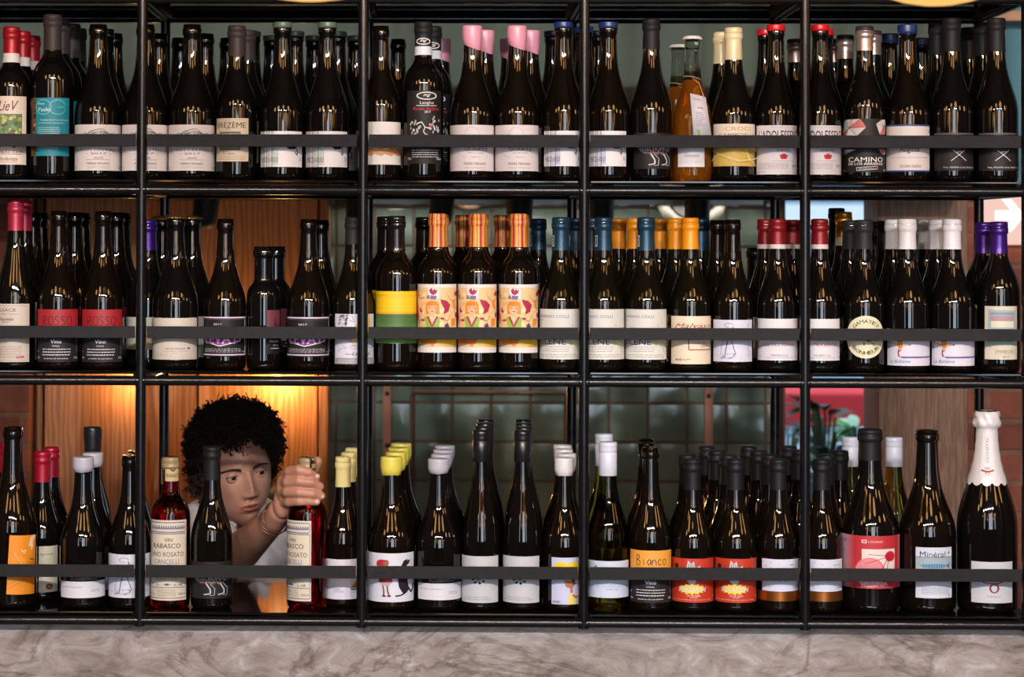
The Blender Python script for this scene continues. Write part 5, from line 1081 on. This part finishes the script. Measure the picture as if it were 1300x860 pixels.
# the room in front of the bar: wall with tall windows
YW = -8.0
wx = [(-2.9, -2.2), (.05, .62), (.72, 1.29), (1.39, 1.96), (3.0, 3.7)]
zs0, zs1 = .75, 3.7
edges = [-3.2] + [v for w in wx for v in w] + [4.2]
for k in range(0, len(edges), 2): wall('wall_front', (edges[k], YW - .2, 0), (edges[k + 1], YW, 4.2), DARKP)
for a, b_ in wx:
    wall('wall_front', (a, YW - .2, 0), (b_, YW, zs0), DARKP); wall('wall_front', (a, YW - .2, zs1), (b_, YW, 4.2), DARKP)
    mid = .3 < (a + b_) / 2 < 1.9
    o = area('window_daylight', ((a + b_) / 2, YW - .05, (zs0 + zs1) / 2), (math.radians(90), 0, 0), b_ - a, zs1 - zs0, 44 if mid else 20, (.74, .87, 1))
KEY = (1, .93, .88)
for k, x in enumerate((-1.35, -.55, .25, 1.05, 1.85)):
    y_ = -4.6
    o = area('track_spot', (x, y_, 3.12), (0, 0, 0), .11, .11, 23, KEY); o.data.spread = math.radians(110); aim(o, (x, 0.02, 1.45))
    t = empty('track_spotlight', (x, y_, 4.20)); tag(t, 'black ceiling spotlight aimed at the bottle rack', 'spotlight', 'ceiling spotlights over the room')
    d = (Vector((x, .02, 1.45)) - o.location).normalized(); bm = bmesh.new(); tube(bm, [o.location - d * .006, o.location - d * .14], .07, 20); part('lamp_head', bm, mat('matt_black_shade', (24, 22, 21), .6), t)
    bm = bmesh.new(); tube(bm, [o.location - d * .12, (x, y_ + (-d * .12).y, 4.20)], .01, 8); part('stem', bm, mat('matt_black_shade', (24, 22, 21), .6), t)
GLOW = emis('opal_globe', (255, 184, 108), 17)
# pendant globes: two hang just above the rack, the others further out in the room
def globe(x, y, z, r, flat, m, lb, vis=True):
    t = empty('pendant_lamp', (x, y, 4.2)); tag(t, lb, 'lamp', 'opal globe pendant lamps')
    bm = bmesh.new(); ellipsoid(bm, (x, y, z), (r, r, r * flat), None, 32, 20); part('globe', bm, m, t)
    bm = bmesh.new(); tube(bm, [(x, y, z + r * flat - .004), (x, y, 4.2)], .003, 8); part('cord', bm, mat('black_cable', (20, 20, 20), .6), t)
for (px, py, r, fl, lb) in ((393, 4.5, .17, .62, 'warm opal pendant lamp hanging low above the rack, left'), (1190, 10.5, .16, .85, 'warm opal pendant lamp hanging low above the rack, right')):
    Y = -1.0; p = at(px, py, Y); globe(p.x, Y, p.z + r * fl + .004, r, fl, emis('opal_globe_low', (255, 190, 104), 1.25), lb)
for (x, y, z) in ((-2.05, -2.5, 2.85), (-.95, -2.2, 2.8), (1.30, -2.0, 2.85), (2.55, -2.5, 2.8), (3.6, -1.6, 2.7), (.25, -2.7, 3.1)):
    globe(x, y, z - .08, .23, 1.05, emis('opal_globe_room', (255, 188, 118), 10.5), 'large warm opal pendant lamp hanging before the bar')
for (x, y, z) in ((1.35, -3.9, 2.45), (-.75, -3.9, 2.5), (2.6, -4.4, 2.5), (-1.7, -4.6, 2.5), (2.3, -6.4, 2.35), (-.45, -6.2, 2.3)):
    globe(x, y, z, .085, 1.5, GLOW, 'warm opal pendant lamp hanging in the dining room opposite the bar')
for (x, y) in ((.0, -4.9), (.62, -4.3), (1.02, -5.1), (1.75, -4.6), (-1.1, -5.0), (2.35, -5.0), (-.6, -4.5)):  # unseen glowing tubes, added for warm bar reflections on the glass
    t = empty('reflection_tube', (x, y, 4.2)); tag(t, 'slim warm vertical tube added to put bar reflections in the bottles', 'lamp', 'added reflection tubes in the dining room')
    bm = bmesh.new(); tube(bm, [(x, y, 1.75 + .25 * math.sin(x * 9)), (x, y, 2.75)], .028, 12); part('tube', bm, emis('warm_tube', (255, 180, 110), 12), t)
    bm = bmesh.new(); tube(bm, [(x, y, 2.75), (x, y, 4.2)], .003, 8); part('cord', bm, mat('black_cable', (20, 20, 20), .6), t)
t = empty('tile_fill_strip', (at(700, 400, 1.5).x, 1.52, zs_)); tag(t, 'unseen fill strip added under the green soffit to brighten the tiles', 'lamp')  # unseen strip light, added to brighten the dim tile wall
xa_, xb_ = x425 + .05, x985 - .05
bm = bmesh.new(); box(bm, (xa_, 1.505, zs_ - .012), (xb_, 1.535, zs_ - .0005)); part('fill_housing', bm, mat('aluminium', (170, 170, 172), .4, .8), t, False)
area('tile_fill_light', ((xa_ + xb_) / 2, 1.52, zs_ - .014), (0, 0, 0), xb_ - xa_, .02, 1.1, (1, .90, .80))
# warm lamps on the oak boards
for (px, py, Y, e, lb) in ((354, 483, 1.452, 5.2, 'small warm wall lamp on the oak boards above the woman'), (168, 483, 1.358, 2.6, 'small warm wall lamp on the oak boards behind the leftmost post')):
    p = at(px, py, Y); t = empty('wall_lamp', (p.x, Y + .03, p.z)); tag(t, lb, 'wall lamp')
    bm = bmesh.new(); ellipsoid(bm, p, (.012, .012, .009), None, 16, 10); part('bulb', bm, emis('warm_bulb', (255, 180, 90), 6), t)
    bm = bmesh.new(); tube(bm, [p + Vector((0, .012, 0)), (p.x, Y + (.040 if px < 200 else .046), p.z)], .012, 12); part('mount', bm, mat('brass', (170, 120, 60), .3, .8), t)
    l = bpy.data.lights.new('wall_lamp_light', 'POINT'); l.energy = e; l.color = (1, .59, .22); l.shadow_soft_size = .02
    o = bpy.data.objects.new('wall_lamp_light', l); COL.objects.link(o); o.location = p + Vector((0, -.016, 0))
# ---------------------------------------------------------------- the woman reaching through from behind
SKIN = bpy.data.materials.new('skin'); SKIN.use_nodes = True
N, Lk = nt(SKIN); b = N['Principled BSDF']; b.inputs['Roughness'].default_value = .5
b.inputs['Subsurface Weight'].default_value = .12; b.inputs['Subsurface Radius'].default_value = (.012, .005, .003)
tc = N.new('ShaderNodeTexCoord'); n1 = N.new('ShaderNodeTexNoise'); n1.inputs['Scale'].default_value = 30; n1.inputs['Detail'].default_value = 5; Lk.new(tc.outputs['Object'], n1.inputs['Vector'])
r1 = ramp(N, [(.3, (168, 118, 98)), (.7, (186, 136, 114))]); Lk.new(n1.outputs['Fac'], r1.inputs['Fac']); Lk.new(r1.outputs['Color'], b.inputs['Base Color'])
LIP = mat('lips', (146, 78, 70), .45); NAIL = mat('fingernail', (222, 172, 158), .3)
HAIRM = mat('dark_curly_hair', (34, 20, 14), .62, 0, **{'Specular IOR Level': .25})
HC = at(299.5, 596.5, .66)
HM = Matrix.Rotation(math.radians(-10), 3, 'Y') @ Matrix.Rotation(math.radians(21), 3, 'Z') @ Matrix.Rotation(math.radians(6), 3, 'X')
def g(v, s): return math.exp(-(v / s) ** 2)
def sstep(a, b_, v):
    t = min(1, max(0, (v - a) / (b_ - a))); return t * t * (3 - 2 * t)
def head_pt(az, el):
    """az 0 = face front (-y), el -90..90"""
    ce, se = math.cos(el), math.sin(el)
    x = .0735 * ce * math.sin(az); y = -.094 * ce * math.cos(az); z = .116 * se
    if z < 0:
        t = -z / .116
        k = 1 - .10 * t - .26 * t ** 2.2
        x *= k * (1 + .10 * math.exp(-((t - .55) / .25) ** 2))
        if y > 0: y *= 1 - .42 * t                              # nape
        else: y = y * (1 - .12 * t) - .012 * t * max(0, math.cos(az)) # chin comes forward
        # square the lower face a little so the jaw reads
        if t > .75: z = -.116 * (.75 + (t - .75) * 1.28)
    else:
        y *= 1.0
    fr = max(0, math.cos(az)) ** 1.5 if y < 0 else 0
    ax = abs(x)
    d = 0.0
    # flatten the plane of the face
    d -= .006 * fr * g(z + .03, .05) * (1 - g(x, .03))
    # nose
    if -.056 < z < .012:
        h = .004 + .0175 * sstep(.010, -.036, z); h *= 1 - sstep(-.041, -.053, z)
        w = .0075 + .0050 * sstep(.0, -.040, z)
        d += h * g(x, w) * fr
    d += .0075 * g(ax - .0125, .0055) * g(z + .0425, .0065) * fr
    d -= .0035 * g(ax - .0065, .003) * g(z + .0515, .003) * fr
    # sockets, brow, cheeks
    d -= .0095 * g(ax - .031, .0155) * g(z - .001, .0115) * fr
    d -= .003 * g(ax - .014, .006) * g(z - .002, .009) * fr
    d += .0035 * g(ax - .028, .020) * g(z - .0205, .0075) * fr
    d += .0040 * g(ax - .044, .016) * g(z + .028, .018) * fr
    d -= .0030 * g(ax - .045, .014) * g(z + .062, .018) * fr
    # mouth and chin
    d += .0040 * g(x, .026) * g(z + .070, .016) * fr
    lw = max(0, 1 - (ax / .0235) ** 2)
    d += .0040 * lw * g(z + .0655 - .0016 * g(ax - .006, .005) , .0040) * fr
    d += .0050 * lw ** .8 * g(z + .0765, .0048) * fr
    d -= .0040 * (max(0, 1 - (ax / .026) ** 2)) * g(z + .0707 - .002 * (ax / .024) ** 2, .0016) * fr
    d -= .0020 * g(x, .004) * g(z + .059, .005) * fr
    d -= .0030 * g(x, .018) * g(z + .0855, .005) * fr
    d += .0045 * g(x, .016) * g(z + .101, .010) * fr
    return Vector((x, y - d, z))
bm = bmesh.new(); NA, NE = 200, 190; grid = []
def azmap(i):
    u = i / NA * 2 - 1       # denser at the front
    return PI * (u * .55 + .45 * u ** 3)
for j in range(NE + 1):
    el = math.radians(-88 + 176 * j / NE); grid.append([bm.verts.new(head_pt(azmap(i), el)) for i in range(NA)])
for j in range(NE):
    for i in range(NA):
        f = bm.faces.new((grid[j][i], grid[j][(i + 1) % NA], grid[j + 1][(i + 1) % NA], grid[j + 1][i]))
        c = f.calc_center_median(); ax = abs(c.x)
        if c.y < -.06:
            lw = 1 - (ax / .0240) ** 2
            if lw > 0:
                top = -.0625 + .0012 * g(ax - .006, .005) - .0006 - .0075 * (ax / .024) ** 2.2 * 1; bot = -.0815 + .0105 * (ax / .024) ** 2
                if bot < c.z < top: f.material_index = 1
bm.faces.new(grid[0][::-1]); bm.faces.new(grid[-1])
# eyelids: shells over the eyeballs, leaving an almond opening
ER = .0118
EC = [Vector((s * .0315, -.0755, -.0005)) for s in (-1, 1)]
for s, ec in zip((-1, 1), EC):
    R = ER + .0011
    for up in (1, -1):
        rows = []
        for j in range(9):
            row = []
            for i in range(21):
                u = i / 20 * 2 - 1; az = u * math.radians(78)
                edge = math.radians(17 if up > 0 else -14) * (1 - abs(u) ** 2.0) + math.radians(2) * u * s
                far = math.radians(70 if up > 0 else -66)
                e = edge + (far - edge) * j / 8
                rr_ = R + (.0005 if j == 0 else 0)
                row.append(bm.verts.new(ec + Vector((rr_ * math.cos(e) * math.sin(az), -rr_ * math.cos(e) * math.cos(az), rr_ * math.sin(e)))))
            rows.append(row)
        for j in range(8):
            for i in range(20):
                q = (rows[j][i], rows[j][i + 1], rows[j + 1][i + 1], rows[j + 1][i]); bm.faces.new(q if up > 0 else q[::-1])
# ears
for s in (-1, 1):
    pts = []
    for k in range(13):
        t = -.6 + k * 4.4 / 12; pts.append((s * (.076 + .004 * math.sin(t)), .008 + .016 * -math.cos(t) * .8, .002 + .030 * math.sin(t)))
    tube(bm, pts, [.0035] + [.0042] * 11 + [.005], 10)
    ellipsoid(bm, (s * .0725, .008, -.002), (.006, .013, .024), None, 14, 10)
bm.transform(HM.to_4x4()); bm.transform(Matrix.Translation(HC)); bmesh.ops.recalc_face_normals(bm, faces=bm.faces)
head_me = bpy.data.meshes.new('head'); bm.to_mesh(head_me); bm.free()
# body, arms and hands grown together by a voxel remesh
bm = bmesh.new()
def limb(*p): tube(bm, [q[0] for q in p], [q[1] for q in p], 20); [ellipsoid(bm, q[0], (q[1],) * 3, None, 20, 14) for q in p]
A_ = lambda x, y, Y: at(x, y, Y)
neckb = A_(296, 690, .80)
limb((HC + HM @ Vector((0, .022, -.055)), .050), (A_(298, 664, .735), .048), (neckb, .056))
hipc = Vector((neckb.x + .02, 1.12, .98)); chest = (neckb + hipc) / 2 + Vector((0, .0, .0))
limb((neckb + Vector((0, .02, -.05)), .075), (neckb.lerp(hipc, .35), .095), (neckb.lerp(hipc, .75), .09), (hipc, .115))
sh = A_(254, 668, .74); elb = A_(293, 712, .42); wr = A_(350, 659, .145)
limb((sh, .043), (sh.lerp(elb, .5), .042), (elb, .037)); limb((elb, .037), (elb.lerp(wr, .30), .038), (elb.lerp(wr, .7), .030), (wr, .0235), (wr.lerp(A_(361, 640, .10), .5), .024))
def flat(c, r, ax_, ang): ellipsoid(bm, c, r, Matrix.Rotation(ang, 3, ax_), 24, 16)
flat(A_(361, 636, .100), (.021, .021, .034), 'Y', .15); flat(A_(362, 620, .085), (.017, .022, .030), 'Y', 0)
FING = [
 ([(363, 603, .080, .0110), (368, 599, .052, .0105), (380, 597, .0335, .0102), (392, 600, .0315, .0092), (401, 606, .041, .0080)]),
 ([(360, 614, .080, .0110), (366, 612, .050, .0108), (380, 611, .0320, .0102), (395, 613, .0300, .0094), (406, 618, .042, .0082)]),
 ([(359, 626, .080, .0106), (365, 625, .052, .0102), (380, 625, .0330, .0098), (396, 627, .0305, .0090), (408, 630, .042, .0078)]),
 ([(361, 638, .084, .0095), (367, 638, .056, .0092), (380, 637, .0375, .0086), (392, 637, .0335, .0080), (402, 638, .037, .0068)])]
for F in FING: limb(*[(A_(x, y, Y), r) for x, y, Y, r in F])
limb((A_(364, 638, .108), .015), (A_(378, 622, .104), .0135), (A_(392, 606, .098), .0115), (A_(400, 593, .088), .0105), (A_(403, 586, .083), .0095))
# other arm hangs at her side
sh2 = A_(338, 690, .90); el2 = sh2 + Vector((.07, .16, -.24)); w2 = el2 + Vector((-.02, -.05, -.24))
limb((sh2, .044), (el2, .036), (w2, .024)); hp = w2 + Vector((0, -.01, -.05)); ellipsoid(bm, hp, (.016, .038, .048), None, 20, 14)
for k in range(4):
    p0 = hp + Vector((0, -.026 + k * .018, -.036)); limb((p0, .009), (p0 + Vector((-.004, -.004, -.036)), .0085), (p0 + Vector((-.012, -.006, -.062 + .004 * abs(k - 1))), .0074))
limb((hp + Vector((0, -.03, .01)), .012), (hp + Vector((-.012, -.05, -.02)), .010), (hp + Vector((-.016, -.056, -.044)), .0085))
for s in (-1, 1):   # legs
    h = hipc + Vector((s * .085, .02, -.04)); kn = Vector((h.x, h.y - .02, .50)); an = Vector((h.x, h.y + .03, .09))
    limb((h, .085), (kn, .058), (an, .042)); limb((an + Vector((0, .01, -.04)), .034), (an + Vector((0, -.15, -.06)), .026))
me = bpy.data.meshes.new('body_raw'); bm.to_mesh(me); bm.free()
ob = bpy.data.objects.new('body_raw', me); COL.objects.link(ob)
md = ob.modifiers.new('r', 'REMESH'); md.mode = 'VOXEL'; md.voxel_size = .0021; md.use_smooth_shade = True
sm = ob.modifiers.new('s', 'SMOOTH'); sm.iterations = 3; sm.factor = .5
bpy.context.view_layer.update()
ev = ob.evaluated_get(bpy.context.evaluated_depsgraph_get()); m2 = bpy.data.meshes.new_from_object(ev)
bm = bmesh.new(); bm.from_mesh(m2)
for f in bm.faces: f.material_index = 0
bm.from_mesh(head_me)
# fingernails
def nail(px, py, Y, ang=0): ellipsoid(bm, A_(px, py, Y), (.0050, .0022, .0042), Matrix.Rotation(ang, 3, 'Z'), 12, 8, 2)
nail(403, 605, .0345, .6); nail(410, 630.5, .0375, .9); nail(403, 637.5, .0315, .5)
bpy.data.objects.remove(ob)
person = link('person', bm, [SKIN, LIP, NAIL])
tag(person, 'woman with short curly dark hair in a white shirt reaching for the rosé bottle', 'person')
def child(name, bm, mats, smooth=True): return link(name, bm, mats, person, smooth)
# eyes
for ec in EC:
    bm = bmesh.new(); ellipsoid(bm, (0, 0, 0), (ER, ER, ER), Matrix.Rotation(PI / 2, 3, 'X'), 32, 24)
    for f in bm.faces:
        c = f.calc_center_median().normalized(); a = math.acos(max(-1, min(1, -c.y)))
        f.material_index = 2 if a < .26 else (1 if a < .56 else 0)
    bm.transform((HM @ Matrix.Rotation(math.radians(3), 3, 'Z') @ Matrix.Rotation(math.radians(5), 3, 'X')).to_4x4()); bm.transform(Matrix.Translation(HC + HM @ ec))
    child('eye', bm, [mat('eye_white', (176, 160, 150), .2), mat('iris', (58, 34, 22), .2), mat('pupil', (8, 6, 6), .1)])
# lashes and brows
bm = bmesh.new()
for s, ec in zip((-1, 1), EC):
    pts = []
    for i in range(15):
        u = i / 14 * 2 - 1; az = u * math.radians(76); e = math.radians(18) * (1 - abs(u) ** 2.0) + math.radians(2) * u * s; R = ER + .0022
        pts.append(HC + HM @ (ec + Vector((R * math.cos(e) * math.sin(az), -R * math.cos(e) * math.cos(az), R * math.sin(e)))))
    tube(bm, pts, .0008, 6)
child('eyelashes', bm, HAIRM)
def face_y(x, z):      # front surface of the head at (x, z)
    best = None
    for k in range(40):
        pass
    lo = Vector((x, -.3, z)); best = 0
    el = math.asin(max(-1, min(1, z / .116))); az = math.asin(max(-1, min(1, x / (.0735 * max(.2, math.cos(el)))))); return head_pt(az, el)
for s in (-1, 1):
    bm = bmesh.new(); r = random.Random(s + 5)
    for i in range(90):
        t = i / 89; x = s * (.013 + .037 * t); z = .0150 + .0060 * math.sin(min(1, t * 1.25) * PI * .62) - .005 * t * t
        for q in range(6):
            zz = z - .0025 + r.uniform(-.0030, .0030) * (1 - t * .6); p = face_y(x, zz); d = Vector((s * .0045, -.0010, .0024 - .0042 * t))
            tube(bm, [HC + HM @ (p + Vector((0, -.0003, 0))), HC + HM @ (p + d)], [.0008, .0004], 4)
    child('eyebrow', bm, HAIRM)
# hair: soft volume with hundreds of curls over it
bm = bmesh.new(); r = random.Random(77)
VOL = [((0.012, .024, .058), (.086, .094, .071)), ((-.044, .020, .026), (.034, .052, .050)), ((.060, .024, .026), (.030, .046, .046)), ((.0, .045, -.005), (.080, .062, .070))]
for c, rad in VOL:
    ellipsoid(bm, c, rad, None, 40, 28)
for v in bm.verts:
    n_ = v.co.normalized(); v.co += n_ * (.006 * mno.noise(v.co * 60) + .004 * mno.noise(v.co * 130))
def inside(p, skip):
    for k, (c, rad) in enumerate(VOL):
        if k != skip and sum(((p[i] - c[i]) / rad[i]) ** 2 for i in range(3)) < .86: return True
    return False
n = 0
while n < 3300:
    k = r.choices(range(4), weights=(6, 1.5, 1.3, 2))[0]; c, rad = VOL[k]
    d = Vector((r.gauss(0, 1), r.gauss(0, 1), r.gauss(0, 1))).normalized(); p = Vector([c[i] + d[i] * rad[i] for i in range(3)])
    if p.y > .09 and r.random() < .6: continue
    if inside(p, k): continue
    if p.z < .062 + .010 * math.sin(p.x * 90) and p.y < -.030 and abs(p.x) < .062: continue
    if p.z < -.05 and p.y < .02: continue
    nn = Vector([d[i] / rad[i] for i in range(3)]).normalized(); axd = (nn + Vector((r.gauss(0, .6), r.gauss(0, .6), r.gauss(0, .6)))).normalized()
    u = axd.orthogonal().normalized(); w = axd.cross(u); cr = r.uniform(.0040, .0105); L = r.uniform(.006, .030); tn = r.uniform(1.1, 2.4); ph = r.uniform(0, 6.28)
    m = 13; pts = [p + nn * r.choice((-.001, .001, .003, .006)) + axd * L * t / m + (u * math.cos(ph + tn * 2 * PI * t / m) + w * math.sin(ph + tn * 2 * PI * t / m)) * cr * (1 - .25 * t / m) for t in range(m + 1)]
    tube(bm, pts, r.uniform(.0008, .0015), 5, cap=False); n += 1
bm.transform(HM.to_4x4()); bm.transform(Matrix.Translation(HC)); child('hair', bm, HAIRM)
# shirt
COTTON = tex_mat('white_cotton', 'noise', [(.3, (214, 206, 212)), (.7, (228, 222, 226))], 40, .8)
def cloth(name, parts, vox, m, wr_=.0):
    bm = bmesh.new()
    for seg in parts:
        tube(bm, [q[0] for q in seg], [q[1] for q in seg], 24)
        for q in seg: ellipsoid(bm, q[0], (q[1],) * 3, None, 24, 16)
    me = bpy.data.meshes.new(name); bm.to_mesh(me); bm.free(); o = bpy.data.objects.new(name, me); COL.objects.link(o)
    md = o.modifiers.new('r', 'REMESH'); md.mode = 'VOXEL'; md.voxel_size = vox; s_ = o.modifiers.new('s', 'SMOOTH'); s_.iterations = 14; s_.factor = .6
    bpy.context.view_layer.update(); m2 = bpy.data.meshes.new_from_object(o.evaluated_get(bpy.context.evaluated_depsgraph_get())); bpy.data.objects.remove(o)
    bm = bmesh.new(); bm.from_mesh(m2); bm.normal_update()
    for v in bm.verts:
        q = v.co; f = mno.noise(Vector((q.x * 14 + q.z * 9, q.y * 6, q.z * 7))) + .5 * mno.noise(Vector((q.x * 34 - q.z * 20, q.y * 14, q.z * 16))); v.co += v.normal * wr_ * f
    return child(name, bm, m)
slv = sh.lerp(elb, .62)
cloth('shirt', [[(neckb + Vector((.004, .02, -.030)), .066), (neckb + Vector((.006, .03, -.08)), .105), (neckb.lerp(hipc, .4), .122), (neckb.lerp(hipc, .75), .118), (hipc, .13)],
                [(neckb + Vector((-.02, .0, -.045)), .060), (sh + Vector((.004, 0, 0)), .056), (slv, .052)], [(neckb + Vector((.03, .03, -.045)), .055), (sh2, .056), (sh2.lerp(el2, .6), .050)]], .0045, COTTON, .006)
# open collar: two turned flaps at the throat
bm = bmesh.new()
for pts in ([(277, 655, .70), (284, 651, .672), (303, 664, .665), (292, 676, .668), (280, 668, .69)], [(312, 672, .672), (330, 655, .70), (340, 648, .73), (344, 664, .71), (326, 682, .675)]):
    vs = [bm.verts.new(A_(*p)) for p in pts]; bm.faces.new(vs)
bmesh.ops.solidify(bm, geom=bm.faces[:], thickness=.003); child('collar', bm, COTTON, False)
cloth('trousers', [[(hipc + Vector((s * .06, .01, .02)), .125), (hipc + Vector((s * .085, .02, -.10)), .10), (Vector((hipc.x + s * .085, hipc.y, .50)), .075), (Vector((hipc.x + s * .085, hipc.y + .05, .12)), .066)] for s in (-1, 1)], .006, mat('dark_trousers', (34, 34, 40), .8), .004)
for s in (-1, 1):
    bm = bmesh.new(); c = Vector((hipc.x + s * .085, hipc.y + .03, .045)); ellipsoid(bm, c, (.045, .13, .045), None, 24, 12); child('shoe', bm, mat('black_shoe', (20, 20, 22), .5))
# thin bangles round the wrist
dirw = (wr - elb).normalized()
for k in range(4):
    c = wr + dirw * (-.018 + .010 * k); u = dirw.orthogonal().normalized(); w = dirw.cross(u); tl = Vector((0, 0, .12 * (k - 1.5))); R = .0275 + .0008 * k
    bm = bmesh.new(); tube(bm, [c + (u * math.cos(t) + w * math.sin(t)) * R + dirw * .004 * math.sin(t + k) for t in [i * PI / 16 for i in range(33)]], .0012, 8, cap=False); child('bangle', bm, mat('dull_bronze', (120, 84, 66), .35, .6))
